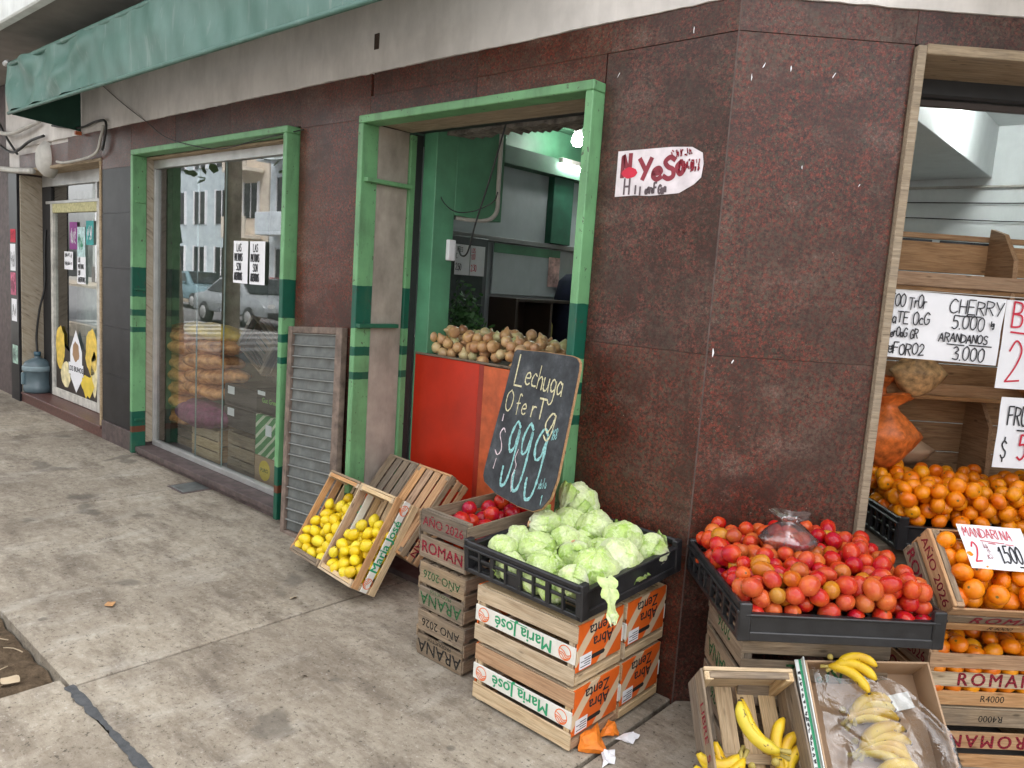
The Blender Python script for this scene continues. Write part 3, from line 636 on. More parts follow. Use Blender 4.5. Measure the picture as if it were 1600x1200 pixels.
for i, x in enumerate((-3.625, -3.405)):
    o = sheet('paper_sign', wallM(x, .096, 1.635) @ RZ(R(random.uniform(-1, 1))), .195, .29, M_PAPER, ('left' if i == 0 else 'right')+' one of the paired white LAS MALVINAS SON ARGENTINAS sheets on the window', 'paper sign')
    lettering(o, ribbons(sum([hand(s, .05, .008, -.082+(.03 if len(s) < 4 else 0), .075-k*.066, .62 if len(s) < 4 else .62*5.2/len(s), 0, .02) for k, s in enumerate(('LAS', 'MALVINAS', 'SON', 'ARGENTINAS'))], []), .0075), M_INK, T(0, 0, .0015))

# ------------------------------------------------------------------ doorway of the shop
dr = empty('door_frame', None); dr.parent = B
gframe(dr, -2.107, -.567, 2.442)
wallbox('stone_panel', (-2.105, -2.072), (.032, .25), (.0, 2.10), M_BEIGE); wallbox('stone_panel', (-2.105, -2.072), (.032, .25), (2.115, 2.41), M_BEIGE)
wallbox('head_board', (-2.07, -.57), (.032, .26), (2.412, 2.43), W_TRIM); box('inner_strip', (-2.10, -2.055), (.252, .292), (0, 2.40), M_GREEN, dr); box('shutter_rail', (-2.10, -2.06), (.296, .345), (0, 2.41), M_DARKMET, dr)
wallbox('threshold', (-2.07, -.61), (-.02, .3), (-.01, .03), M_PLINTH)
for z in (2.10, 1.315): box('bracket_arm', (-2.10, -2.03), (-.075, .20) if z < 2 else (-.06, .25), (z, z+.022), M_GREENDK if z < 2 else M_GREEN, dr)
box('shutter_rail', (-.61, -.57), (.296, .345), (0, 2.41), M_DARKMET, dr)
def broken():
    V, Fc = [], []; n = 60
    for i in range(n+1):
        x = -2.1+i*1.5/n; e = 2.425+random.uniform(-.008, .006)+.004*math.sin(x*7)
        V += [(x, .42, e), (x, .43, 2.60), (x, .58, e+random.uniform(-.01, .02))]
    for i in range(n): a = 3*i; Fc += [(a, a+3, a+4, a+1), (a+2, a+5, a+3, a)]
    return pyd('broken', V, Fc)
obj('broken_plaster', broken(), plain('crumbling_dark_plaster', (.17, .15, .13), .95, var=.8, scale=14, bump=.8), B)
wallbox('roller_shaft', (-2.09, -.6), (.30, .36), (2.425, 2.455), M_DARKMET)
# corner opening: raw wood frame
cf = empty('window_frame', None); cf.parent = B
box('frame_jamb', (.644, .676), (-.03, .26), (0, 2.55), W_TRIM, cf, .003, MC); box('frame_head', (.677, 2.47), (-.03, .26), (2.52, 2.5565), W_TRIM, cf, .003, MC); box('frame_jamb', (2.468, 2.5), (-.03, .26), (0, 2.519), W_TRIM, cf, .003, MC)
box('roller_box', (.68, 2.46), (.262, .40), (2.455, 2.60), M_DARKMET, cf, .01, MC); box('roller_slat', (.69, 2.45), (.29, .31), (2.425, 2.452), plain('dark_brown_slat', (.05, .035, .03), .5), cf, .003, MC)
wallbox('window_apron', (.68, 2.46), (.05, .12), (0, .55), plain('dark_apron', (.05, .04, .035), .8), MC)
# ------------------------------------------------------------------ interior shell
wallbox('interior_wall', (-3.1, -3.0), (.262, 4.0), (1.94, 2.56), M_GREYW); wallbox('interior_wall', (-3.1, -3.0), (.262, 4.0), (.03, 1.938), M_GREYW)
wallbox('wall_beam', (-2.999, -2.88), (.3, 3.8), (2.56, 2.70), plain('dim_green_beam', (.06, .13, .085), .7)); wallbox('interior_wall', (-3.1, -3.0), (.262, 4.0), (2.56, 2.96), M_GREENIN)
wallbox('picture_ledge', (-2.999, -2.95), (1.4, 3.2), (1.945, 1.985), plain('grey_ledge', (.2, .2, .2), .5)); wallbox('painted_column', (-2.999, -2.93), (2.62, 2.9), (1.99, 2.559), M_GREENDK)
wallbox('interior_wall', (-3.1, 6), (3.83, 3.95), (.03, 2.96), M_WHITE); wallbox('interior_wall', (5.9, 6.0), (-1.0, 3.829), (.03, 2.96), M_WHITE)
wallbox('ceiling', (-8.4, 6.0), (.262, 4.0), (2.962, 3.05), M_WHITE); wallbox('ceiling', (.6, 5), (.25, 4), (2.962, 3.06), M_WHITE, MC)
wallbox('ceiling_beam', (-1.4, .13), (1.6, 3.829), (2.60, 2.961), M_WHITE); wallbox('green_ceiling_patch', (-2.99, -1.5), (.6, 3.8), (2.955, 2.960), plain('dull_green_ceiling', (.05, .14, .08), .7))
wallbox('interior_floor', (-8.4, 6), (.3, 4.0), (-.01, .03), plain('grey_floor', (.2, .19, .18), .6)); wallbox('interior_wall', (-8.42, -8.40), (.262, 4), (.03, 2.96), M_GREYW)
wallbox('green_pier', (-2.06, -1.95), (.35, .51), (.03, 2.6), M_GREENIN); wallbox('green_bulkhead', (-2.06, -1.95), (.512, .915), (1.985, 2.6), M_GREENIN)
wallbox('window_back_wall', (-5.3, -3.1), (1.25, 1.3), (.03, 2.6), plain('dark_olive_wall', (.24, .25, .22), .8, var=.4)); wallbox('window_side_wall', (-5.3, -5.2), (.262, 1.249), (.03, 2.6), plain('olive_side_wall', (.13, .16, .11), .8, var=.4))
wallbox('upper_wall', (-16, 0.0), (.02, .3), (3.6, 10), M_PLAST); wallbox('upper_wall', (0, 6), (.02, .3), (3.6, 10), M_PLAST, MC)
wallbox('flat_roof', (-16, 6), (.3, 8), (9.9, 10.05), M_PLAST)
bal = empty('balcony', None); bal.parent = B
box('balcony_slab', (-16, -.25), (-.66, .0), (3.36, 3.52), M_SOFF, bal, .01); box('parapet', (-16, -.25), (-.74, -.662), (3.34, 4.35), plain('white_parapet', (.66, .68, .66), .8, var=.08, dirt=.2), bal, .01)
for z in (6.2, 9.0): box('balcony_slab', (-16, -.25), (-.74, 0), (z, z+.16), M_PLAST, bal, .01)
# pipes and cables on the facade
def cable(pts, r=.004, name='cable', m=M_CABLE): return obj(name, tubemesh(pts, r, 6), m, B)
cable([(-5.80, -.02, 3.06), (-5.3, -.03, 2.84), (-4.867, -.03, 2.663), (-4.4, -.085, 2.50), (-3.9, -.10, 2.40), (-3.55, -.095, 2.36), (-3.1, -.085, 2.39), (-2.72, -.02, 2.43)], .0035)
cable([(-5.67, -.04, 2.70), (-5.70, -.05, 2.60), (-5.85, -.05, 2.47), (-6.5, -.05, 2.44), (-6.75, -.05, 2.46)], .012, 'pipe', M_PIPE)
cable([(-8.6, -.05, 2.49), (-8.0, -.06, 2.44), (-7.36, -.07, 2.40)], .03, 'pipe', M_PIPE)
cable([(-8.6, -.03, 2.75), (-8.0, -.06, 2.62), (-7.5, -.05, 2.70), (-7.1, -.05, 2.72)], .014); cable([(-8.5, -.04, 2.95), (-8.2, -.06, 2.78), (-7.9, -.05, 2.60)], .012); cable([(-6.9, -.04, 2.80), (-6.2, -.05, 2.72), (-5.8, -.05, 2.74), (-5.62, -.04, 2.72), (-5.66, -.04, 2.56), (-5.7, -.04, 2.50)], .010)
cable([(-8.5, -.05, 2.86), (-7.9, -.09, 2.80), (-7.2, -.06, 2.86)], .022, 'pipe', M_PIPE)
sl_ = obj('siren_lamp', lathe([(0.0, .0), (.12, .0), (.17, -.05), (.18, -.12), (.0, -.13)], 18), M_PIPE, None, T(-7.2, -.06, 2.52) @ RX(R(90)))
tag(sl_, 'round dirty white lamp housing fixed above the recessed shop window', 'lamp')
wallbox('anchor_hole', (-2.085, -2.045), (-.016, -.0125), (2.79, 2.87), plain('rust_hole', (.05, .03, .02), .9), None, .006)
# torn price poster on the right pier
def torn():
    P = [(-.193, .088), (.05, .090), (.14, .084), (.185, .06), (.193, .02), (.188, -.03), (.16, -.055), (.10, -.085), (-.03, -.092), (-.10, -.088), (-.193, -.092)]
    o = obj('torn_poster', prism(P, .0015), plain('torn_white_poster', (.66, .60, .63), .35, var=.15, scale=18), None, wallM(-.28, -.0065, 2.077))
    lettering(o, ribbons(hand('N', .085, .01, -.165, -.015, .8)+hand('YeSo', .085, .01, -.085, -.02, 1.05, 0, .12, .12), .019), plain('dark_red_stroke', (.22, .02, .035), .6, var=.3), T(0, 0, .001)); lettering(o, prism(blob(-.13, 0, .035, .022), .0005), M_INKR, T(0, 0, .0012), 'red_patch')
    lettering(o, ribbons(hand('H ii', .06, .008, -.15, -.085, .8)+hand('aeroFnGua', .035, .004, -.05, -.082, .6, 0, .12, .08), .008), plain('dark_grey_stroke', (.1, .07, .08), .6), T(0, 0, .0014)); lettering(o, ribbons(garble(9, .05, .09, -.01, .010)+garble(5, .03, .05, .05, .02), .005), M_INKM, T(0, 0, .0016))
    tag(o, 'torn white price poster with red strokes stuck on the maroon pier', 'poster')
torn()
for i, (M, x, z, s) in enumerate([(MC, .02, 1.40, .028), (MC, .10, 1.375, .02), (None, -.18, 2.585, .02), (MC, .10, 2.44, .016), (MC, .20, 2.44, .014), (MC, .36, 2.43, .016), (MC, .06, 2.40, .016), (None, -.50, 2.47, .015), (MC, .28, 2.10, .012), (MC, .5, 2.05, .01)]):
    MM = (M or Matrix()) @ wallM(x, -.0062, z)
    obj('paint_splash', prism([(p * .55 + q * .5 * (i % 2), q) for p, q in blob(0, 0, s*.22, s*.6, 7, .7)], .0008), M_PAPER, B, MM)

# ------------------------------------------------------------------ awning
aw = empty('awning', T(-6.24, -.57, 2.748), 'faded green tarpaulin awning with a hanging front valance over the shop windows', 'awning')
def valance():
    nx, nz = 150, 12; L = 5.4; V, Fc = [], []
    for j in range(nz+1):
        for i in range(nx+1):
            x = L*i/nx; t = j/nz
            y = -.022*math.sin(x*3.1)*(1-abs(2*t-1))-.010*math.sin(x*6.3+t*4)*t*(1-t)*4-.05*math.exp(-((x-.9-.9*t)/.22)**2)*math.sin(t*3.14)+.04*math.exp(-((x-.35-.5*t)/.12)**2)*math.sin(t*3.14)-.012*math.sin(x*11+t*3)*math.exp(-((x-.5)/.9)**2)*2 - .03*math.exp(-((x-.45)/.35)**2)*math.sin((t*1.3+x*.8)*5)*.6+.004*math.sin(x*23+t*5)
            V.append((x, y, t*.385+.012*math.sin(x*1.16)*(1-t)+.004*math.sin(x*5)))
    for j in range(nz):
        for i in range(nx): a = j*(nx+1)+i; Fc.append((a, a+1, a+nx+2, a+nx+1))
    return pyd('valance', V, Fc, True)
obj('valance', valance(), M_TARP, aw); obj('hem', tubemesh([(0, -.004, -.008), (2.7, -.004, -.008), (5.4, -.004, -.008)], .014, 8), M_TARP, aw)
obj('front_bar', tubemesh([(-.02, .012, .385), (2.7, .012, .385), (5.4, .012, .385)], .02, 8), M_TARP, aw)
obj('canopy', pyd('c', [(0, .01, .395), (5.4, .01, .395), (5.4, .555, .58), (0, .555, .58)], [(0, 1, 2, 3)]), M_TARP, aw)
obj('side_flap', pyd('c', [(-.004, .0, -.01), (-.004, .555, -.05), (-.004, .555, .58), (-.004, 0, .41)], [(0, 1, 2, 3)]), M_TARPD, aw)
obj('pipe_end', tubemesh([(-.08, .0, .40), (.0, .0, .40)], .022, 10), M_ALU, aw)
box('clip', (-.004, .03), (.50, .55), (-.085, -.055), plain('orange_clip', (.5, .12, .03), .5), aw)

# ------------------------------------------------------------------ things on the facade
# leaning louvre leaf
lf = empty('louvre_panel', frame((-2.415, -.10, .0), (1, .0, .07), (-.09, .075, 1.28)) , 'tall grey louvred shutter leaf in a peeling brown frame leaning on the granite pier', 'shutter')
for nm, x, z in [('frame_stile', (-.275, -.235), (0, 1.285)), ('frame_stile', (.215, .275), (0, 1.285)), ('frame_rail', (-.234, .214), (0, .03)), ('frame_rail', (-.234, .214), (1.245, 1.285))]: box(nm, x, (-.022, .022), z, M_RUST, lf, .004)
for i in range(18):
    z = .035+i*.0672
    o = obj('slat', boxmesh(.446, .008, .062, .002), None, lf, T(-.01, .004, z+.031) @ RX(R(-4))); setmat(o, M_SHUT)
    o2 = obj('slat_edge', boxmesh(.446, .014, .007, .002), None, lf, T(-.01, -.006, z+.063)); setmat(o2, M_ALU if False else plain('worn_louvre_edge', (.27, .28, .27), .5, .3, dirt=.3))
# water jug
jg = empty('water_jug', T(-7.93, .12, .106), 'large blue grey water jug standing on the red stone sill', 'water jug')
obj('body', lathe([(.0, 0), (.125, 0), (.138, .02), (.138, .07), (.128, .085), (.128, .22), (.138, .235), (.138, .29), (.12, .33), (.06, .365), (.03, .375), (.03, .40), (0, .40)], 24), M_JUGP, jg)
obj('band', lathe([(.141, .235), (.146, .245), (.146, .28), (.141, .29)], 24), plain('jug_band', (.2, .27, .3), .4), jg); box('handle', (-.02, .02), (-.155, -.125), (.09, .22), plain('jug_handle', (.13, .2, .23), .4), jg, .006); obj('cap', lathe([(0, .40), (.034, .40), (.034, .44), (0, .44)], 14), plain('jug_cap', (.05, .11, .15), .4), jg)
obj('hose', tubemesh([(0, 0, .44), (-.02, .0, .62), (.02, .02, .9), (.06, .06, 1.15), (.07, .06, 1.5), (.08, .07, 1.75)], .011, 8), M_CABLE, jg)
# ================================================================== crates
def cu3(u, v, z): return MC @ Vector((u, -v, z))     # corner-face coordinates: u along, v out towards the street
def slats(z0, z1, n, gap):
    h = ((z1-z0)-gap*(n-1))/n; return [(z0+i*(h+gap), z0+i*(h+gap)+h) for i in range(n)]
def crate(name, label, group, M, L, Wd, H, woods, side=3, end=2, side_txt=None, end_txt=None, side_mats=None, orange=False, bottom=5, divider=False, mid_rail=False, gap=.016, rails=True):
    c = empty(name, M, label, 'crate', group); ts, te = .007, .012
    pick = lambda: random.choice(woods)
    def bd(nm, dims, Mx, m): 
        o = obj(nm, boxmesh(*dims, .0015), None, c, Mx @ RX(R(random.uniform(-.6, .6))) @ RZ(R(random.uniform(-.25, .25)))); setmat(o, m); return o
    for sx in (-1, 1):
        for sy in (-1, 1):
            bd('corner_post', (H*.97, .026, .026), T(sx*(L/2-te-.014), sy*(Wd/2-ts-.014), H*.5) @ RY(R(90)), pick())
    for sgn in (-1, 1):          # long sides; the outer face is local -y
        Ms = T(0, sgn*(Wd/2-ts/2), 0) @ (RZ(math.pi) if sgn > 0 else Matrix())
        for i, (a, b) in enumerate(slats(.004, H-.012 if rails else H-.002, side, gap)):
            m = side_mats[i] if side_mats and side_mats[i] else pick()
            o = bd('slat', (L, ts, b-a), Ms @ T(random.uniform(-.003, .003), 0, (a+b)/2), m)
            if side_txt and side_txt.get(i):
                for (tm, mm, x) in side_txt[i]: lettering(o, tm, mm, T(x, -ts/2-.0007, 0) @ RX(R(90)))
    for sgn in (-1, 1):
        Me = T(sgn*(L/2-te/2), 0, 0) @ RZ(R(90*sgn))
        we = Wd-2*ts-.001
        if orange:
            o = obj('printed_panel', boxmesh(we, te*.5, H*.74, .001), None, c, Me @ T(0, -te*.2, H*.38)); setmat(o, M_ABRA)
            lettering(o, textmesh('Abra', .062, .018), M_INK, T(-.015, -te*.25-.0008, .0) @ RX(R(90))); lettering(o, textmesh('Zenta', .062, .018), M_INK, T(.0, -te*.25-.0008, -.05) @ RX(R(90)))
            h_ = obj('hand_hole', prism([(-.035, -.008), (.035, -.008), (.042, 0), (.035, .008), (-.035, .008), (-.042, 0)], .0006), M_BLACK, o, T(.01, -te*.25-.0012, .052) @ RX(R(90)))
            s_ = obj('address_label', prism([(-.035, -.025), (.035, -.025), (.035, .025), (-.035, .025)], .0005), M_PAPER, o, T(.085, -te*.25-.0012, .055) @ RX(R(90)))
            lettering(s_, ribbons([([(-.028, .016-.009*k), (.028-.02*(k % 2), .016-.009*k)], True) for k in range(4)], .003), M_INK, T(0, 0, .0006))
            bd('rail', (we, te*1.8, .03), Me @ T(0, te*.3, H-.028), pick()); bd('rail', (we, te, .02), Me @ T(0, te*.6, .012), pick())
        else:
            for i, (a, b) in enumerate(slats(.004, H-.002, end, gap)):
                o = bd('end_board', (we, te, b-a), Me @ T(0, 0, (a+b)/2), pick())
                if end_txt and end_txt.get(i):
                    for (tm, mm, x) in end_txt[i]: lettering(o, tm, mm, T(x, -te/2-.0007, 0) @ RX(R(90)))
        if rails: bd('top_rail', (we-.03, .02, .012), T(sgn*(L/2-te-.012), 0, H-.006) @ RZ(R(90)), pick())
    n = bottom; wb = (Wd-.012)/n
    for i in range(n): bd('floor_slat', (L-.026, wb*.78, .006), T(0, -Wd/2+.006+wb*(i+.5), .006), pick())
    for x in ((0,) if not mid_rail else (0,)): bd('cross_rail', (Wd-.018, .03, .007), T(x, 0, .0135) @ RZ(R(90)), pick())
    if divider: bd('divider', (Wd-.018, .008, H*.8), T(0, 0, H*.45) @ RZ(R(90)), pick())
    return c
logo = ribbons([([(.026*math.cos(a*.35), .026*math.sin(a*.35)) for a in range(19)], False), ([(-.022, .01), (-.006, .016), (.006, .004), (.024, .002)], False), ([(-.018, .018), (0, .022), (.012, .01), (.025, .008)], False), ([(-.024, .002), (-.008, .008), (.004, -.004), (.02, -.010)], False)], .0035)
MJ = [(textmesh('Maria José', .066, .022), M_INKG, 0), (logo, M_INKO, -.195), (logo, M_INKO, .195), (textmesh('PRODUCTOS FRESCOS', .0085), M_INKG, .06)]
MJ[3] = (ribbons([([(x*.006-.04, .0), (x*.006-.037, .0)], True) for x in range(14)], .004), M_INKG, .06)
def shift(me, dx, dy):
    m2 = me.copy(); m2.transform(T(dx, dy, 0)); return m2
MJ = [(MJ[0][0], M_INKG, 0), (logo, M_INKO, -.195), (logo, M_INKO, .195), (shift(MJ[3][0], .02, -.026), M_INKG, 0)]
NEW = [W_NEW, W_NEW, W_NEW, W_ORG]; OLD = [W_OLD, W_OLD, W_GREY]; ROM = [W_ORG, W_ORG, W_NEW, W_OLD]
M_WPRINT = plain('white_painted_slat', (.70, .68, .62), .7, var=.1, scale=20)
TS = lambda s, h, b=.02, sp=1.0: textmesh(s, h, b, 'CENTER', 0, sp)
# ---- four inverted printed crates under the lettuce
for (x, y, z, nm) in [(-.300, -.455, 0, 'front lower'), (-.300, -.165, 0, 'back lower'), (-.303, -.458, .236, 'front upper'), (-.300, -.160, .236, 'back upper')]:
    lab = {'front lower': 'pale new crate with orange wave end panel, lower front of the four under the lettuces', 'back lower': 'pale new crate with orange wave end panel, lower one against the wall under the lettuces', 'front upper': 'pale new crate with orange end panel, upper front directly under the lettuce tray', 'back upper': 'pale new crate with orange end panel, upper one against the wall under the lettuce tray'}[nm]
    crate('wooden_crate', lab, 'printed crates under the lettuces', T(x, y, z+.234) @ RX(math.pi) @ RZ(R(random.uniform(-.8, .8))+math.pi), .478, .288, .232, NEW, side_txt={1: MJ}, side_mats=[None, M_WPRINT, None], orange=True)
# ---- old stencilled crates beside them
AR_end = {1: [(TS('ARANA', .075, .012), M_INKGD, 0), (shift(TS('PRODUCTOS', .022, .01), 0, -.04), M_INKGD, 0)], 0: [(TS('AÑO 2026', .05, .01), M_INKGD, 0)]}
AR_end2 = {1: [(TS('ARANA', .078, .014), M_INKD, 0), (shift(TS('PRODUCTOS', .024, .01), 0, -.04), M_INKD, 0)], 0: [(TS('AÑO 2026', .05, .01), M_INKD, 0)]}
RO_end = {1: [(TS('AÑO 2026', .055, .012), M_INKM, 0)], 0: [(TS('ROMAN', .070, .025), M_INKM, 0)]}
RO_side = {1: [(TS('ROMAN', .066, .03, 1.3), M_INKM, .0)], 0: [(TS('R4000', .034, .004), M_INKD, .0)]}
crate('wooden_crate', 'weathered crate with dark upside-down ARANA stencil at the foot of its stack', 'old stencilled crates', T(-.825, -.272, .206) @ RX(math.pi), .484, .288, .204, OLD, end_txt=AR_end2) .matrix_basis = T(-.822, -.272, .206) @ RX(math.pi) @ RZ(R(90))
crate('wooden_crate', 'weathered crate with faded green upside-down ARANA stencil under the roma tomato crate', 'old stencilled crates', T(-.828, -.270, .416) @ RX(math.pi) @ RZ(R(91)), .484, .288, .204, OLD, end_txt=AR_end)
rc_M = T(-.832, -.268, .435) @ RZ(R(88.8)) @ RY(R(-1.2))
crate('wooden_crate', 'brown crate stencilled ROMAN full of red tomatoes on top of its stack', 'crates of produce', rc_M, .49, .292, .212, [W_GREY, W_GREY, W_OLD], end_txt=RO_end, side_txt={1: [(TS('ROMAN', .066, .03, 1.3), M_INKM, 0)]})
# ---- leaning pairs by the doorway
LX, LY, LZ = (.044, .506, .862), (-.994, .111, -.015), (-.103, -.856, .507)
LMf = frame((0, 0, 0), LX, LZ); LC = Vector((-1.807, -.241, .268))-LMf.to_3x3() @ Vector((0, 0, .075))
lem = []
for k, s in enumerate((-1, 1)):
    M = T(*LC) @ LMf @ T(0, s*.166-.01, 0)
    crate('wooden_crate', ('right' if s < 0 else 'left')+' of the two leaning crates of lemons, '+('with the printed Maria José side' if s < 0 else 'its end rail towards the louvre leaf'), 'crates of produce', M, .482, .322, .17, NEW if s < 0 else [W_NEW, W_ORG, W_OLD], side_txt={1: MJ} if s < 0 else None, side_mats=[None, M_WPRINT, None] if s < 0 else None, end=1)
    lem.append(M)
cp = Vector((1.3487, -2.6375, 1.6)); bc = cp+1.035*(Vector((-1.60, -.08, .421))-cp)
BMf = frame((0, 0, 0), (.075, .624, .778), (.144, .765, -.627))
for k, s in enumerate((-1, 1)):
    M = T(*bc) @ BMf @ T(0, s*.158, -.065)
    crate('wooden_crate', ('empty crate tipped on its side behind the lemons, bottom slats outward, nearer the stone jamb', 'empty crate tipped on its side behind the lemons, bottom slats outward, nearer the counter')[0 if s < 0 else 1], 'empty crates tipped behind the lemons', M, .475, .312, .15, [W_OLD, W_ORG, W_ORG] if s > 0 else [W_GREY, W_OLD], bottom=4, side_txt={1: [(TS('ROMAN', .06, .02), M_INKM, .1)]})
# ---- stack under the tomato tray
AR_side = {1: [(shift(TS('N° 12', .075, .01), 0, 0), M_INKGD, -.05)]}
for z, lab in ((.0, 'weathered crate at the bottom of the stack under the tomato tray'), (.275, 'weathered crate with green ARANA end directly under the tomato tray')):
    crate('wooden_crate', lab, 'crates under the tomato tray', MC @ T(.30, -.345, z+.27) @ RX(math.pi) @ RZ(math.pi), .49, .37, .265, OLD, end_txt={1: [(TS('ARANA', .085, .012), M_INKGD, 0)], 0: [(TS('2026', .07, .01), M_INKGD, 0)]}, side_txt={1: [(TS('N° 12', .08, .01), M_INKGD, 0)]}, gap=.02)
# ---- roman crates at the right
romM = []
crate('wooden_crate', 'upside-down crate stencilled ROMAN at the foot of the mandarin stack', 'mandarin crates', MC @ T(1.005, -.255, .248) @ RX(math.pi) @ RZ(math.pi), .49, .30, .244, ROM, side_txt=RO_side, end_txt=RO_end, gap=.022)
m2 = MC @ T(1.005, -.25, .252) @ RZ(R(.5))
crate('wooden_crate', 'upright crate stencilled ROMAN and R4000 packed with mandarins', 'mandarin crates', m2, .49, .30, .205, ROM, side_txt=RO_side, end_txt=RO_end)
th = R(45)
mt = MC @ axes((.735+.245, -.30-.0, .63), (1, 0, 0), (0, math.cos(th), math.sin(th)), (0, -math.sin(th), math.cos(th)))
mt = MC @ T(.735+.245, -.40, .53) @ RX(th) @ T(0, .145, 0)
crate('wooden_crate', 'tilted crate stencilled ROMAN showing mandarins behind the MANDARINA price card', 'mandarin crates', mt, .49, .29, .19, ROM[:2]+[W_OLD], side_txt=RO_side, end_txt=RO_end)
# ---- banana crate in front
bnM = T(.533, -.491, .246) @ frame((0, 0, 0), (.721, .693, .02), (.486, -.525, .699)) @ T(0, 0, -.09)
crate('wooden_crate', 'tilted pale crate stencilled LIBRE S PUB with a few bananas', 'crates of produce', bnM @ RZ(R(90)), .46, .295, .18, [W_NEW, W_NEW, W_OLD], bottom=4, side=2, gap=.01, end=1, side_txt={1: [(TS('LIBRE  S PUB', .05, .012), M_INKM, 0)]})

# ================================================================== fruit
def spheroid(r, a=(1, 1, 1), seg=16, rings=10, fn=None):
    V, Fc = [(0, 0, r*a[2])], []
    for j in range(1, rings):
        t = math.pi*j/rings
        for k in range(seg):
            p = 2*math.pi*k/seg; V.append((r*a[0]*math.sin(t)*math.cos(p), r*a[1]*math.sin(t)*math.sin(p), r*a[2]*math.cos(t)))
    V.append((0, 0, -r*a[2]))
    for k in range(seg): Fc.append((0, 1+k, 1+(k+1) % seg))
    for j in range(rings-2):
        for k in range(seg): b = 1+j*seg; Fc.append((b+k, b+seg+k, b+seg+(k+1) % seg, b+(k+1) % seg))
    b = 1+(rings-2)*seg
    for k in range(seg): Fc.append((b+k, len(V)-1, b+(k+1) % seg))
    if fn: V = [fn(Vector(v)) for v in V]
    return pyd('fruit', V, Fc, True)
def lumpy(amp, f, ph):
    return lambda v: v*(1+amp*math.sin(f*v.normalized().x*3+ph)*math.cos(f*v.normalized().y*2.3+ph*2)+amp*.6*math.sin(f*v.normalized().z*2.7+ph*3))
def lemon_fn(ph):
    def f(v):
        r = .033; z = v.z/r
        tip = .010*math.exp(-((abs(z)-1.18)/.16)**2)*(1 if z > 0 else .6)*(1 if z > 0 else -1)
        w = lumpy(.03, 2, ph)(v); return Vector((w.x, w.y, w.z+tip))
    return f
TOMS = [spheroid(.028, (1, 1, a), 16, 10, lumpy(.03, 2, k)) for k, a in enumerate((1.0, 1.18, 1.32, .92, 1.1))]
TOMB = [spheroid(.034, (1, 1, a), 16, 10, lumpy(.035, 2.5, k)) for k, a in enumerate((.86, .92, 1.0))]
LEMS = [spheroid(.029, (1, 1, 1.2), 16, 12, lemon_fn(k)) for k in range(4)]
def man_fn(ph):
    def f(v):
        w = lumpy(.02, 2, ph)(v); rr = math.hypot(w.x, w.y)/.034
        return Vector((w.x, w.y, w.z*(1-.16*math.exp(-(rr/.28)**2))))
    return f
ORAS = [spheroid(.034, (1, 1, a), 18, 11, man_fn(k)) for k, a in enumerate((.84, .9, .8, .87))]
def oni_fn(ph):
    def f(v):
        z = v.z/.031; t = .022*max(0, z-.86)/.14 if z > .86 else 0
        w = lumpy(.03, 2, ph)(v); return Vector((w.x*(1-.5*max(0, z-.7)), w.y*(1-.5*max(0, z-.7)), w.z+t))
    return f
ONIS = [spheroid(.032, (1, 1, .95), 14, 12, oni_fn(k)) for k in range(3)]
def drop(n, x, y, r, floor, g=(0, 0, 1), k=30, pack=.9, top=None):
    P = np.zeros((0, 3)); g = np.array(g, float); out = []; miss = 0
    while len(out) < n and miss < 400:
        cx = rng.uniform(x[0]+r*.8, x[1]-r*.8, k); cy = rng.uniform(y[0]+r*.8, y[1]-r*.8, k)
        cz = np.array([floor(a, b) for a, b in zip(cx, cy)])+r
        if len(P):
            d2 = (P[:, 0][None]-cx[:, None])**2+(P[:, 1][None]-cy[:, None])**2; D = (2*r*pack)**2
            h = np.where(d2 < D, P[:, 2][None]+np.sqrt(np.maximum(D-d2, 0)), -9).max(1); cz = np.maximum(cz, h)
        sc = cx*g[0]+cy*g[1]+cz*g[2]
        if top is not None: sc = np.where([c > top(a, b) for a, b, c in zip(cx, cy, cz)], 99, sc)
        i = int(np.argmin(sc))
        if sc[i] > 90: miss += 1; continue
        out.append((cx[i], cy[i], cz[i])); P = np.array(out)
    return out
def scatter(name, meshes, m, pts, M, label, cat, group, s=(.88, 1.12), up=None):
    for p in pts:
        o = obj(name, random.choice(meshes), m, None, None)
        q = Euler((random.uniform(0, 6.28), random.uniform(0, 6.28), random.uniform(0, 6.28))).to_matrix().to_4x4() if up is None else Euler((random.gauss(0, up), random.gauss(0, up), random.uniform(0, 6.28))).to_matrix().to_4x4()
        o.matrix_basis = M @ T(*p) @ q @ S(random.uniform(*s)); tag(o, label, cat, group)
# lemons slide to the low end of their crates
gl = (.62, -.015, .78)
for k, M in enumerate(lem):
    pts = drop(54, (-.222, .20), (-.148, .148), .030, lambda a, b: .012, gl, 26, .92, lambda a, b: .165-.45*max(0, a+.05)+.12*b*(1 if k == 1 else -1))
    scatter('lemon', LEMS, M_LEM, pts, M, 'ripe yellow lemon heaped in the '+('right leaning crate with the printed side' if k == 0 else 'left leaning crate by the louvre leaf'), 'lemon', 'lemons in the '+('right' if k == 0 else 'left')+' crate', (.86, 1.04))
# roma crate tomatoes
pts = drop(46, (-.21, .21), (-.125, .125), .038, lambda a, b: .045, (0, 0, 1), 30, .92, lambda a, b: .178)
scatter('tomato', TOMB, M_TOMR, pts, rc_M, 'round red tomato inside the old brown ROMAN crate below the chalkboard', 'tomato', 'tomatoes in the ROMAN crate', (1.0, 1.25))
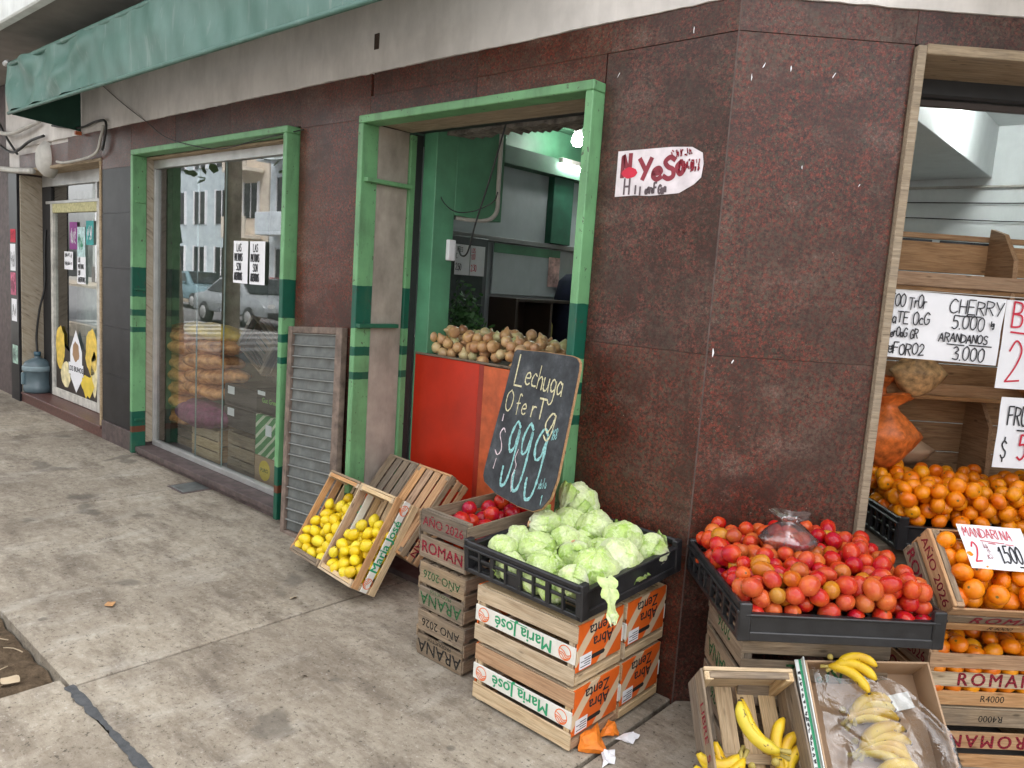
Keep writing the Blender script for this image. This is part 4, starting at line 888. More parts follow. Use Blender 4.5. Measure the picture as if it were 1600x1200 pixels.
# mandarins: packed crate, tilted crate
rows = [(-.19+.063*i+(.03 if j % 2 else 0), -.115+.058*j, .195+.018*math.sin(i*2+j)) for j in range(5) for i in range(7)]
rows += [(-.2+.066*i, -.118, .13) for i in range(7)]+[(-.2+.066*i, -.118, .065) for i in range(7)]
scatter('mandarin', ORAS, M_ORA, rows, m2, 'orange mandarin packed in the upright ROMAN crate', 'mandarin', 'mandarins in the upright crate', (.9, 1.06), .5)
pts = drop(80, (-.225, .225), (-.125, .125), .0315, lambda a, b: .06, (0, .70, .70), 40, .92, lambda a, b: .205-.10*max(0, b+.02)*1.0)
scatter('mandarin', ORAS, M_ORA, pts, mt, 'orange mandarin in the tilted crate under the MANDARINA card', 'mandarin', 'mandarins in the tilted crate', (.9, 1.05), .8)

# ================================================================== black trays
def tray(label, M, Lx, Ly, H, low=.02, grp='black plastic produce trays'):
    # local x: pierced sides run along x at y = +-Ly/2; plain sides at x = +-Lx/2
    t = empty('plastic_tray', M, label, 'tray', grp)
    for sy in (-1, 1):
        y = sy*(Ly/2-.008); yy = (y-.008, y+.008)
        box('side_rail', (-Lx/2, Lx/2), yy, (H-.022, H), M_BLKPL, t, .004); box('side_rail', (-Lx/2, Lx/2), yy, (0, .018), M_BLKPL, t, .003); box('side_rail', (-Lx/2, Lx/2), (y-.005, y+.005), (H*.5-.006, H*.5+.006), M_BLKPL, t, .002)
        box('side_lip', (-Lx/2, Lx/2), (y+sy*.008-.004, y+sy*.008+.006) if sy > 0 else (y-.014, y-.004), (H-.030, H-.020), M_BLKPL, t, .002)
        n = 8
        for i in range(n+1):
            x = -Lx/2+.012+(Lx-.024)*i/n; wd = .010 if i % 2 == 0 else .005
            box('side_bar', (x-wd, x+wd), (y-.0095 if sy < 0 else y-.006, y+.006 if sy < 0 else y+.0095), (.016, H-.02), M_BLKPL, t, .002)
        box('side_plate', (-Lx*.14, Lx*.0), (y-.003, y+.003), (.018, H*.5-.004), M_BLKPL, t, .001)
    for sx in (-1, 1):
        x = sx*(Lx/2-.007); box('end_panel', (x-.005, x+.005), (-Ly/2+.016, Ly/2-.016), (.0, H-low), M_BLKPL, t, .003)
        box('end_lip', (x-.013, x+.013), (-Ly/2+.02, Ly/2-.02), (H-low-.008, H-low), M_BLKPL, t, .003); box('end_step', (x-.010, x+.010), (-Ly/2+.016, Ly/2-.016), (0, .03), M_BLKPL, t, .003)
        for sy in (-1, 1): box('corner_post', (x-.012, x+.012), (sy*(Ly/2-.02)-.02, sy*(Ly/2-.02)+.02), (-.001, H+.004), M_BLKPL, t, .004)
    n = 12
    for i in range(n):
        y = -Ly/2+.02+(Ly-.04)*(i+.5)/n; box('floor_bar', (-Lx/2+.012, Lx/2-.012), (y-.014, y+.014), (.004, .010), M_BLKPL, t, .001)
    return t
let_M = T(-.306, -.329, .586) @ frame((0, 0, 0), (.998, -.055, .008), (-.013, -.075, .997)) @ T(0, 0, -.06)
tray('black plastic tray of lettuces resting on the printed crates', let_M, .58, .60, .126)
tm_M = MC @ T(.325, -.325, .560) @ RZ(R(-90)) @ RX(R(.3))
tray('black plastic tray of plum tomatoes against the maroon corner', tm_M, .60, .655, .118, .03)
or_M = MC @ T(1.14, .23, .672) @ RZ(R(-90)) @ RZ(R(-4))
tray('black plastic tray of mandarins inside the raw wood window frame', or_M, .50, .60, .13, .03)
box('wooden_stand', (.70, 1.45), (.06, .5), (.03, .668), W_GREY, None, .004, MC); tag(bpy.data.objects['wooden_stand'], 'dark wooden stand carrying the mandarin tray behind the window frame', 'stand')
or2 = MC @ T(1.80, .26, .70) @ RZ(R(-90)) @ RZ(R(-6))
tray('black plastic tray behind the paper signs in the corner window', or2, .52, .62, .13, .03)
# tomatoes
hx = lambda a, b: .025+.085*max(0, 1-(abs(a)/.30)**3)*max(0, 1-(abs(b)/.33)**3)
pts = drop(270, (-.285, .29), (-.315, .315), .0285, hx, (.04, 0, 1), 50, .88)
random.shuffle(pts); yel, pts = pts[:30], pts[30:]
scatter('tomato', TOMS, M_TOMY, yel, tm_M, 'yellow orange unripe plum tomato among the red ones in the black tray', 'tomato', 'unripe tomatoes in the black tray', (.88, 1.1))
scatter('tomato', TOMS, M_TOM, pts, tm_M, 'plum tomato heaped in the black tray by the maroon corner', 'tomato', 'tomatoes in the black tray', (.88, 1.16))
# mandarins in the inner tray (local x runs out towards the street)
ho = lambda a, b: .065+.05*max(0, 1-(abs(b)/.33)**3)-.13*a
pts = drop(185, (-.24, .25), (-.295, .295), .0315, ho, (0, 0, 1), 60, .9)
scatter('mandarin', ORAS, M_ORA, pts, or_M, 'orange mandarin heaped in the black tray inside the corner window', 'mandarin', 'mandarins in the inner tray', (.86, 1.02))
pts = drop(60, (-.24, .24), (-.30, .05), .036, lambda a, b: .07-.1*a, (0, 0, 1), 14, .9)
scatter('mandarin', ORAS, M_ORA, pts, or2, 'orange mandarin in the second tray behind the paper signs', 'mandarin', 'mandarins in the second tray', (.95, 1.15))

# ================================================================== lettuces
def lettuce_head(ph, seed):
    rd = random.Random(seed); seg, rings = 72, 48; V, Fc, A = [], [], []
    lv = []
    for k in range(8):       # wrapped leaves, each lying over the ones before it
        z = rd.uniform(-.75, .55); a = k*2.4+rd.uniform(-.4, .4); s_ = math.sqrt(1-z*z)
        lv.append((Vector((s_*math.cos(a), s_*math.sin(a), z)), rd.uniform(.75, 1.2), rd.uniform(0, 6), rd.uniform(0, 1)))
    for j in range(rings+1):
        t = math.pi*j/rings
        for i in range(seg):
            p = 2*math.pi*i/seg; d = Vector((math.sin(t)*math.cos(p), math.sin(t)*math.sin(p), math.cos(t)))
            r = 1+.045*math.sin(3*p+ph+3*d.z)+.03*math.sin(2.3*d.x*3+d.y*4+ph); tone = .35
            for k, (c, th, q, tn) in enumerate(lv):
                u = c.orthogonal().normalized(); w_ = c.cross(u); az = math.atan2(d.dot(w_), d.dot(u)); an = math.acos(max(-1, min(1, d.dot(c))))
                e = th*(1+.10*math.sin(3*az+q)+.05*math.sin(8*az+q*2)+.035*math.sin(19*az+q))
                if an < e:
                    m = (e-an)/e; r += .020+.030*math.exp(-(m/.10)**2)-.02*math.exp(-(m/.35)**2)*0; tone = tn*.7+.3*math.exp(-(m/.18)**2)
            r += .010*math.sin(14*p+5*d.z+ph)*math.sin(9*d.z+2*p)+.006*math.sin(31*d.z+11*p)
            V.append(d*r*.93); A.append(tone)
    V = [Vector((v.x, v.y, v.z*.9)) for v in V]
    for j in range(rings):
        for i in range(seg): Fc.append((j*seg+i, (j+1)*seg+i, (j+1)*seg+(i+1) % seg, j*seg+(i+1) % seg))
    me = pyd('head', V, Fc, True); at = me.attributes.new('tone', 'FLOAT', 'POINT'); at.data.foreach_set('value', A); return me
def lettuce_leaf(ph, span, flare):
    nu, nv = 30, 22; V, Fc, A = [], [], []
    for j in range(nv+1):
        for i in range(nu+1):
            u = (i/nu-.5)*2; t = j/nv; th = .15+t*1.45; az = u*span*(.35+.65*math.sin(min(1, t*1.25)*1.57))
            e = max(abs(u)**5, t**5)
            rr = 1.0+.03*t+flare*t**3+e*(.07*math.sin(9*u+ph+7*t)+.045*math.sin(23*u+ph*2+17*t))+.018*math.sin(13*u+ph)*math.sin(9*t+ph)+.02*math.cos(u*3)*(1-t)
            V.append((rr*math.sin(math.pi-th)*math.cos(az), rr*math.sin(math.pi-th)*math.sin(az), rr*.9*math.cos(math.pi-th))); A.append(.2+.8*e)
    for j in range(nv):
        for i in range(nu): a = j*(nu+1)+i; Fc.append((a, a+1, a+nu+2, a+nu+1))
    me = pyd('leaf', V, Fc, True); at = me.attributes.new('tone', 'FLOAT', 'POINT'); at.data.foreach_set('value', A); return me
HEADS = [lettuce_head(k*1.7, 20+k) for k in range(5)]; LEAVES = [lettuce_leaf(k*2.1, .55+.12*(k % 3), .03+.05*(k % 4)) for k in range(7)]
STEM = lathe([(0, -1.03), (.17, -1.03), (.2, -.98), (.15, -.9)], 12)
LT = [(-0.461, -0.09, 0.719, 0.07, (-.9, .3), 'lettuce on the very top of the heap against the green door post'), (-0.448, -0.16, 0.65, 0.063, (.3, .2), 'round lettuce just below the topmost one'), (-0.322, -0.17, 0.656, 0.066, (.2, -.4), 'round green lettuce near the back of the tray below the granite pier'),
      (-0.505, -0.25, 0.63, 0.062, (1.4, 2.2), 'pale lettuce lying with its brown stem to the left'), (-0.364, -0.30, 0.624, 0.052, (.4, .3), None), (-0.559, -0.36, 0.585, 0.052, (.2, .5), 'lettuce at the left edge beside the ROMAN tomato crate'), (-0.423, -0.41, 0.59, 0.068, (.3, -.6), 'large pale lettuce in the left half of the tray'),
      (-0.174, -0.20, 0.663, 0.064, (-.5, -.4), 'loose leafed lettuce at the back right of the heap'), (-0.196, -0.30, 0.623, 0.05, (0, .6), None), (-0.075, -0.15, 0.633, 0.056, (.9, -.9), 'pale cut lettuce wedged in the right back corner of the tray'), (-0.105, -0.32, 0.63, 0.073, (-.2, .3), 'largest smooth lettuce on the right of the tray'),
      (-0.261, -0.38, 0.602, 0.055, (2.5, .5), 'lettuce showing its brown cut stem in the middle of the heap'), (-0.116, -0.45, 0.62, 0.069, (.2, .1), 'big lettuce at the front right above the hanging leaf'), (-0.294, -0.52, 0.59, 0.054, (.1, .5), 'small round lettuce at the front of the tray'), (-0.125, -0.575, 0.60, 0.05, (1.2, -1.), 'white based lettuce in the front corner of the tray'),
      (-0.316, -0.25, 0.614, 0.045, (.3, .9), None), (-0.508, -0.50, 0.585, 0.055, (-.6, .5), 'ragged lettuce behind the left tray side'), (-0.412, -0.56, 0.565, 0.045, (.5, .5), None), (-0.287, -0.575, 0.555, 0.043, (.5, .1), None), (-0.20, -0.58, 0.55, 0.042, (.1, .5), None), (-.40, -.20, .585, .06, (0, 0), None), (-.22, -.12, .60, .055, (1, 0), None), (-.30, -.45, .56, .05, (0, 1), None), (-.20, -.40, .56, .05, (1, 1), None), (-.45, -.32, .56, .05, (1, 1), None)]
for i, (x, y, z, r, (rx, ry), lab) in enumerate(LT):
    M = T(x, y, z) @ RX(rx) @ RY(ry) @ RZ(i*1.3) @ S(r*1.24)
    o = obj('lettuce', HEADS[i % 5], M_LET, None, M); tag(o, lab or 'green lettuce half buried in the heap of the black tray', 'lettuce', 'lettuces in the black tray')
    for k in range(2 if i % 3 else 3):
        obj('leaf', LEAVES[(i*3+k) % 7], M_LET, o, RZ(k*2.3+i+random.uniform(-.3, .3)) @ RX(random.uniform(-.15, .15)) @ S(1.04+.02*k))
    obj('stem', STEM, M_LETS, o)
def hang():
    V, Fc = [], []; n = 14
    for i in range(n+1):
        t = i/n; c = Vector((.0, -.555, .655)).lerp(Vector((.045, -.60, .635)), min(1, t*3)) if t < .33 else Vector((.045, -.60, .635)).lerp(Vector((.082, -.615, .535)), (t-.33)/.67)
        wd = .028*(1-.5*t)+.006*math.sin(t*17)
        for k in range(5):
            u = (k/4-.5)*2; V.append(c+Vector((u*wd*.75, u*wd*.8, .006*math.sin(u*4+t*9)+.004*math.sin(t*23)))+Vector((.009, -.008, 0))*math.cos(u*5+t*6))
    for i in range(n):
        for k in range(4): a = i*5+k; Fc.append((a, a+1, a+6, a+5))
    me = pyd('hang', V, Fc, True); at = me.attributes.new('tone', 'FLOAT', 'POINT'); at.data.foreach_set('value', [.16+.3*(k % 5 in (0, 4))+.12*math.sin(k*1.7) for k in range(len(V))]); return me
tag(obj('lettuce_leaf', hang(), M_LET), 'loose pale lettuce leaf hanging over the front corner of the tray', 'leaf')

# ================================================================== bananas
def banana(L=.17, r=.0165, bend=1.25):
    n = 14; P, rr = [], []; Rb = L/bend
    for i in range(n+1):
        t = i/n; a = (t-.5)*bend; P.append((Rb*math.sin(a), 0, Rb*(1-math.cos(a)))); 
        rr.append(r*(min(1, .30+t*4.2) if t < .2 else (1 if t < .8 else max(.32, 1-((t-.8)/.2)**1.6*.72)))*(1.0))
    me = tubemesh(P, rr, 10, smooth=False); c = [Vector(p) for p in P]
    for i, v in enumerate(me.vertices[:10*(n+1)]):
        q = c[i//10]; v.co = q+(v.co-q)*(1+.07*math.cos(2*math.pi*(i % 10)/2))
    return me
BANS = [banana(.165, .0185, 1.55), banana(.15, .0175, 1.85), banana(.17, .018, 1.3)]
TIP = [lathe([(0, -.004), (.0058, -.003), (.005, .005), (0, .006)], 8)]
STM = lathe([(.0052, 0), (.006, .015), (.0075, .03), (.006, .033), (0, .034)], 8)
def one_banana(parent, M, k):
    b = obj('banana', BANS[k % 3], M_BAN, parent, M)
    L, bend = ((.165, 1.55), (.15, 1.85), (.17, 1.3))[k % 3]; Rb = L/bend; a = bend/2
    obj('tip', TIP[0], M_BANT, b, T(Rb*math.sin(a), 0, Rb*(1-math.cos(a))) @ RY(R(90)-a)); obj('stalk', STM, M_BANS, b, T(-Rb*math.sin(a)+.004, 0, Rb*(1-math.cos(a))-.002) @ RY(-R(90)+a))
    return b
def bunch(M, n, label, fan=.32, seed=0, grp='bananas'):
    rd = random.Random(seed); root = empty('banana_bunch', M, label, 'bananas', grp)
    for k in range(n):
        f = (k-(n-1)/2)
        one_banana(root, RZ(f*fan+rd.uniform(-.06, .06)) @ T(.10, 0, .004*k) @ RX(R(90)+rd.uniform(-.3, .3)+f*.12), k+seed)
    obj('crown', lathe([(0, -.010), (.009, -.008), (.011, .008), (.007, .018), (0, .02)], 10), M_BANS, root, T(.012, 0, .008))
    return root
# banana crate: local frame bnM, x to the right, y up the slope, z out of the crate
bunch(bnM @ T(-.005, -.035, .10) @ RZ(R(205)) @ RX(R(8)), 4, 'spotted banana hand lying at the low left of the tilted crate', .27, 1)
bunch(bnM @ T(.05, -.045, .14) @ RZ(R(122)) @ RX(R(-6)) @ S(1.12), 2, 'banana hand with a long curved banana uppermost in the tilted crate', .2, 2)
bunch(bnM @ T(.055, -.07, .085) @ RZ(R(62)) @ RX(R(8)), 3, 'banana hand at the right side of the tilted crate', .30, 3)
bunch(bnM @ T(-.02, -.11, .08) @ RZ(R(160)), 4, 'banana hand at the bottom of the tilted crate', .3, 4)
# ripe bananas laid on the back edge of the cardboard box
bxM = T(.795, -.193, .241) @ frame((0, 0, 0), (.782, .617, .081), (.41, -.61, .678)) @ T(0, 0, .01)
bunch(MC @ T(.31, -.585, .50) @ RZ(R(-40)) @ RX(R(50)) @ S(.85), 3, 'three ripe bananas lying on the back rim of the cardboard box', .30, 5)
# ---- cardboard box
bx = empty('cardboard_box', bxM @ T(0, 0, -.03), 'open brown cardboard box of bananas under clear plastic, white and green print on its side', 'box')
Lx, Ly, Hz = .382, .50, .13
box('base', (-Lx/2, Lx/2), (-Ly/2, Ly/2), (0, .004), M_CARD, bx, 0); box('side_wall', (-Lx/2, -Lx/2+.006), (-Ly/2, Ly/2), (.004, Hz), M_CARD, bx, .001); box('side_wall', (Lx/2-.006, Lx/2), (-Ly/2, Ly/2), (.004, Hz), M_CARD, bx, .001)
box('end_wall', (-Lx/2+.006, Lx/2-.006), (Ly/2-.006, Ly/2), (.004, Hz), M_CARD, bx, .001); box('end_wall', (-Lx/2+.006, Lx/2-.006), (-Ly/2, -Ly/2+.006), (.004, Hz), M_CARD, bx, .001)
fl = box('printed_side', (-Lx/2-.006, -Lx/2-.002), (-Ly/2, Ly/2+.01), (-.0, Hz+.004), M_WCARD, bx, .001); 
box('printed_edge', (-Lx/2-.028, -Lx/2-.006), (-Ly/2, Ly/2+.005), (Hz-.02, Hz-.014), M_WCARD, bx, .001)
o = box('green_stripe', (-Lx/2-.0165, -Lx/2-.0085), (-Ly/2, Ly/2+.004), (Hz-.0139, Hz-.0125), M_INKG, bx, 0)
lt = obj('lettering', ribbons(garble(26, .008, -.22, -.004, .017), .0025), M_INK, bx, T(-Lx/2-.0225, .0, Hz-.0132) @ RZ(R(90)))
box('inner_flap', (Lx/2-.10, Lx/2-.012), (Ly/2-.15, Ly/2-.10), (.03, .034), M_WCARD, bx, .001, RZ(R(12)))
for i, (x, y, a, n) in enumerate([(-.09, .12, 5, 4), (-.075, .03, 0, 5), (-.06, -.06, -6, 5), (-.07, -.15, 3, 5), (.10, -.21, 175, 4)]):
    bunch(bx.matrix_basis @ T(x, y, .036+.004*i) @ RZ(R(a)) @ RX(R(4)), n, 'banana hand under clear plastic, '+('at the top of the box', 'second from the top of the box', 'in the middle of the box', 'low in the box', 'at the lowest end of the box')[i], .17, 10+i, 'bananas under the plastic')
def filmsheet():
    nx, ny = 64, 76; V, Fc = [], []; P = [(random.uniform(-.25, .3), random.uniform(-.3, .3), random.uniform(0, 3.14), random.uniform(.02, .12)) for _ in range(46)]
    for j in range(ny+1):
        for i in range(nx+1):
            u, v = i/nx, j/ny; top = .235-.16*u**2-.03*math.sin(u*7)
            x = -.17+u*(.36+.16*v*0+.12*(1-v)); y = -.27+v*(top+.27)
            z = .122+.035*math.exp(-((x-.04)/.10)**2-((y+.03)/.16)**2)+.007*math.sin(x*31+y*13)+.004*math.sin(y*57-x*21)
            for (a, b, t, wd) in P:
                d = (x-a)*math.cos(t)+(y-b)*math.sin(t); e = -(x-a)*math.sin(t)+(y-b)*math.cos(t)
                if abs(e) < .16: z += .009*math.exp(-(d/.011)**2)*math.exp(-(e/wd)**2)
            if x > Lx/2-.01: z = max(Hz+.006, z)-(x-Lx/2+.01)*1.1 if x > Lx/2+.01 else max(z, Hz+.006)
            if x < -Lx/2+.03: z = max(.05, z)
            V.append((x, y, z))
    for j in range(ny):
        for i in range(nx): a = j*(nx+1)+i; Fc.append((a, a+1, a+nx+2, a+nx+1))
    return pyd('film', V, Fc, True)
tag(obj('plastic_sheet', filmsheet(), M_FILM, None, bx.matrix_basis.copy()), 'crumpled clear plastic sheet over the bananas in the cardboard box', 'plastic sheet')

# ---- bag of cherry tomatoes on the tomato heap
bagM = MC @ T(.275, -.27, .705)
bg_ = empty('plastic_bag', bagM, 'knotted clear bag of red tomatoes sitting on top of the tomato heap', 'bag')
def bagmesh(r, h, sq, ph):
    V, Fc = [], []; seg, rg = 26, 16
    for j in range(rg+1):
        t = j/rg
        rad = r*math.sin(min(1, t*1.55)*1.57)**.6 if t < .5 else r*(1-((t-.5)/.36)**1.3*.82 if t < .86 else .18+.5*((t-.86)/.14))
        z = h*(t**1.1)
        for k in range(seg):
            a = 6.283*k/seg; w = 1+.07*math.sin(5*a+ph+t*6)*(.4+t)+.05*math.sin(11*a+t*9); V.append((max(rad, .002)*w*math.cos(a), max(rad, .002)*w*sq*math.sin(a), z+.006*math.sin(3*a+ph)*t))
    for j in range(rg):
        for k in range(seg): Fc.append((j*seg+k, j*seg+(k+1) % seg, (j+1)*seg+(k+1) % seg, (j+1)*seg+k))
    return pyd('bag', V, Fc, True)
obj('bag_film', bagmesh(.10, .165, .9, 1), M_BAG, bg_)
for i in range(16):
    a = i*2.4; rr = .048*math.sqrt((i % 8)/8+.05); o = obj('tomato', TOMS[0], M_TOMR, bg_, T(rr*1.25*math.cos(a), rr*1.25*math.sin(a), .03+.042*(i//8)+.008*(i % 3)) @ S(.95))
# ================================================================== counter with onions
ct = empty('produce_counter', T(-1.55, .36, .03), 'red and orange painted wooden counter blocking the shop doorway, heaped with onions', 'counter')
box('front_board', (-.495, .035), (-.012, .0), (0, 1.135), M_RED, ct, .003); box('corner_post', (.036, .075), (-.016, .02), (0, 1.135), plain('dark_red_edge', (.30, .025, .012), .4, var=.2), ct, .003); box('front_board', (.076, .93), (-.02, -.008), (0, 1.13), M_REDO, ct, .003)
box('top_board', (-.495, .93), (.001, .72), (1.05, 1.075), W_GREY, ct, .003); box('edge_strip', (-.49, .93), (-.018, .0), (1.136, 1.148), W_GREY, ct, .002); box('side_board', (-.495, -.48), (.021, .72), (0, 1.049), M_RED, ct, .002)
hb = lambda a, b: 1.10+.10*max(0, 1-((a+.20)/.32)**2)*max(0, min(1, b*6))*.6+.16*max(0, 1-((a-.09)/.22)**2)*max(0, 1-((b-.30)/.25)**2)
pts = drop(120, (-.44, .38), (.01, .50), .034, hb, (0, 0, 1), 14, .92)
scatter('onion', ONIS, M_ONI, pts, ct.matrix_basis.copy(), 'brown skinned onion heaped on the red counter in the doorway', 'onion', 'onions on the counter', (.9, 1.15), 1.0)
pb = obj('plastic_bag', bagmesh(.15, .16, .8, 2), M_BAG, None, T(-1.05, .62, 1.11)); tag(pb, 'crumpled clear plastic bag on the counter beside the green door post', 'bag')
def leafclump(n, sx, sy, sz, s, rd):
    V, Fc = [], []
    for _ in range(n):
        p = Vector((rd.gauss(0, sx), rd.gauss(0, sy), abs(rd.gauss(0, sz)))); q = Euler((rd.uniform(0, 6.3), rd.uniform(0, 6.3), rd.uniform(0, 6.3))).to_matrix(); k = s*rd.uniform(.6, 1.4); b = len(V)
        for c in ((-.5, -1, 0), (.5, -1, .1), (.6, .5, 0), (0, 1.3, .2), (-.6, .5, 0)): V.append(p+q @ (Vector(c)*k))
        Fc.append((b, b+1, b+2, b+3, b+4))
    return pyd('leaves', V, Fc)
hrb = obj('herb_bunch', leafclump(800, .13, .05, .075, .015, random.Random(3)), M_LEAF, None, T(-2.06, .84, 1.17)); tag(hrb, 'dark green bunch of herbs behind the onions', 'herbs', None, 'stuff')
hrb2 = obj('herb_bunch', leafclump(420, .05, .05, .12, .015, random.Random(4)), M_LEAF, None, T(-2.30, .98, 1.28)); tag(hrb2, 'upright tuft of dark herbs standing in front of the fridge', 'herbs', None, 'stuff')
# ---- chalkboard
cbM = axes((-.688, -.184, 1.024), (.952, -.303, .036), (.028, .204, .979), Vector((.952, -.303, .036)).cross(Vector((.028, .204, .979))))
cbM = T(-.688, -.184, 1.024) @ Matrix(((.952, .028, 0, 0), (-.303, .204, 0, 0), (.036, .979, 0, 0), (0, 0, 0, 1)))
nz = Vector((.952, -.303, .036)).cross(Vector((.028, .204, .979))).normalized()
cbM = axes((-.688, -.184, 1.024), (.952, -.303, .036), (.028, .204, .979), nz)
OUT = [(-.240, .306), (-.255, .292), (-.262, .122), (-.277, -.083), (-.286, -.255), (-.283, -.285), (-.262, -.308), (-.15, -.335), (.045, -.345), (.16, -.338), (.216, -.312), (.256, -.262), (.272, -.184), (.267, -.034), (.262, .116), (.255, .255), (.248, .285), (.225, .303), (.19, .309), (-.02, .311)]
cb = empty('chalkboard', cbM, 'blackboard with rounded corners chalked Lechuga Oferta $999 leaning on the green door post', 'chalkboard')
obj('slate', prism(OUT, .012), M_CHALKB, cb); obj('edge', prism([(x*1.012, y*1.010) for x, y in OUT], .010), W_RACK, cb, T(0, 0, -.004))
def cl(strokes, wd, m): obj('lettering', ribbons(strokes, wd, .22), m, cb, T(0, 0, .0012+random.uniform(0, .0008)))
cl(hand('L', .14, .008, -.195, .150, .95), .0075, M_CHY); cl(hand('echuga', .098, .008, -.112, .163, .98, -.075, .02, .13), .0068, M_CHY)
cl(hand('O', .095, .008, -.228, .026, 1.0), .0068, M_CHY); cl(hand('fe', .085, .008, -.135, .03, .95, 0, .03, .2), .0065, M_CHY); cl(hand('rT', .085, .008, -.005, .03, 1.05, 0, .02, .14), .0065, M_CHY); cl([([(.175, .06), (.15, .065), (.118, .02), (.14, -.015), (.165, .02), (.178, .06), (.172, -.01), (.15, -.048), (.12, -.03)], False)], .0075, M_CHY)
cl([([(-.175, -.065), (-.195, -.05), (-.215, -.08), (-.185, -.12), (-.178, -.15), (-.20, -.172), (-.228, -.155)], False), ([(-.222, .01), (-.222, -.02)], True), ([(-.202, -.19), (-.208, -.235)], True)], .006, M_CHP)
def nine(x0, y0, w_, h_, tail): return [([(x0+w_, y0-.02), (x0+w_*.5, y0), (x0, y0-.07), (x0+w_*.25, y0-.13), (x0+w_*.75, y0-.11), (x0+w_, y0-.03), (x0+w_*.95, y0-h_*.6), (x0+w_*.65, y0-h_*.93), (x0+w_*.1, y0-h_), (x0-tail, y0-h_*.85), (x0-tail*1.2, y0-h_*.72)], False)]
cl(nine(-.124, -.006, .062, .285, .005), .0125, M_CHB); cl(nine(-.022, .0, .062, .292, .01), .0125, M_CHB); cl(nine(.082, -.004, .072, .30, .01), .0125, M_CHB)
cl([([(-.04, -.12), (-.05, -.16), (-.03, -.19), (-.045, -.24), (-.025, -.30)], False)], .004, M_CHP); cl(hand('168', .045, .004, .178, -.04, .55, .3, .02, .12), .0035, M_CHB); cl(hand('xkilo', .042, .004, .165, -.245, .55, .3, .03, .14)+hand('1', .04, .004, .20, -.30, .6), .0035, M_CHB)
# ---- paper signs
o = sheet('price_card', mt @ T(-.055, .058, .228) @ RX(R(-2)) @ RZ(R(-1.5)), .225, .165, M_PAPER, 'white card handwritten MANDARINA 2 kg for $1.500 on the tilted crate', 'price card', None, None, .001)
lettering(o, ribbons(hand('MANDARINA', .036, .003, -.100, .035, .74, -.03, .04, .16), .0028), M_INKR, T(0, 0, .003)); lettering(o, ribbons([([(-.05, .022), (.03, .016)], True), ([(-.025, .014), (.0, .012)], True), ([(.035, .013), (.06, .012)], True)], .0026), M_INKR, T(0, 0, .0031))
lettering(o, ribbons(hand('2', .07, .004, -.09, -.055, .55), .005), M_INKR, T(0, 0, .003)); lettering(o, ribbons(hand('kg', .022, .004, -.045, -.004, .6)+hand('x$', .03, .003, -.045, -.045, .6), .0022), M_INKM, T(0, 0, .003)); lettering(o, ribbons(hand('1.500', .062, .004, -.0, -.055, .46, -.04, .04, .18)+[([(.055, -.068), (.085, -.07)], True)], .005), M_INK, T(0, 0, .0031))
def cM(u, v, z): return MC @ wallM(u, -v, z)
o = sheet('price_sign', cM(.945, -.105, 1.55) @ RZ(R(-1.2)), .49, .262, M_PAPER, 'large white handwritten sign with CHERRY 5.000 and ARANDANOS 3.000 in the corner window', 'price sign', None, None, .003)
lettering(o, ribbons(hand('eFOO TrOr', .046, .003, -.235, .066, .70, -.01, .12, .10)+hand('aTEnOcG', .046, .003, -.20, .006, .78, -.01, .12, .12)+hand('erOaGnGR', .034, .003, -.20, -.052, .72, 0, .14, .10)+hand('eFORO2', .044, .003, -.20, -.116, .85, 0, .12, .14)+garble(3, .035, -.235, -.115, .022), .0048), M_INK, T(0, 0, .006))
lettering(o, ribbons(hand('CHERRY', .054, .003, .02, .062, 1.0, .0, .05, .14)+hand('5.000', .054, .003, .04, .0, .85, 0, .05, .16)+hand('ARANDANOS', .034, .003, -.005, -.052, .95, 0, .06, .14)+hand('3.000', .054, .003, .06, -.12, .85, 0, .05, .16)+hand('kg', .02, .002, .195, .02, .7)+[([(.06, .050), (.15, .053)], True), ([(.03, -.062), (.10, -.063)], True), ([(.12, -.06), (.21, -.060)], True)], .0048), M_INK, T(0, 0, .0062))
box('hanging_string', (.70, 1.75), (.098, .100), (1.684, 1.687), M_PIPE, o, 0); bpy.data.objects['hanging_string'].parent = None
hs_ = bpy.data.objects['hanging_string']; hs_.matrix_basis = MC @ hs_.matrix_basis; tag(hs_, 'thin pale string carrying the paper signs across the corner window', 'string')
o = sheet('price_sign', cM(1.40, -.112, 1.50), .40, .35, M_PAPER, 'white sign lettered in red with a big 2 KG beside the CHERRY sign', 'price sign', None, None, .002)
lettering(o, ribbons(hand('B', .10, .003, -.17, .065, .7)+[([(-.17, .05), (-.09, .045)], True)]+hand('2', .17, .003, -.165, -.145, .6)+hand('KG', .05, .003, -.05, -.03, .6)+hand('X', .06, .003, -.04, -.12, .6), .007), M_INKR, T(0, 0, .004))
o = sheet('price_sign', cM(1.425, -.095, 1.15), .40, .285, M_PAPER, 'white sign reading FRU and $ 5 hanging below the red lettered sign', 'price sign', None, None, .002)
lettering(o, ribbons(hand('FRU', .075, .003, -.165, .03, .55)+[([(-.12, .012), (.1, .01)], True)]+hand('$', .085, .003, -.175, -.105, .5), .006), M_INK, T(0, 0, .004)); lettering(o, ribbons(hand('5', .10, .003, -.105, -.11, .6), .008), M_INKR, T(0, 0, .0042))
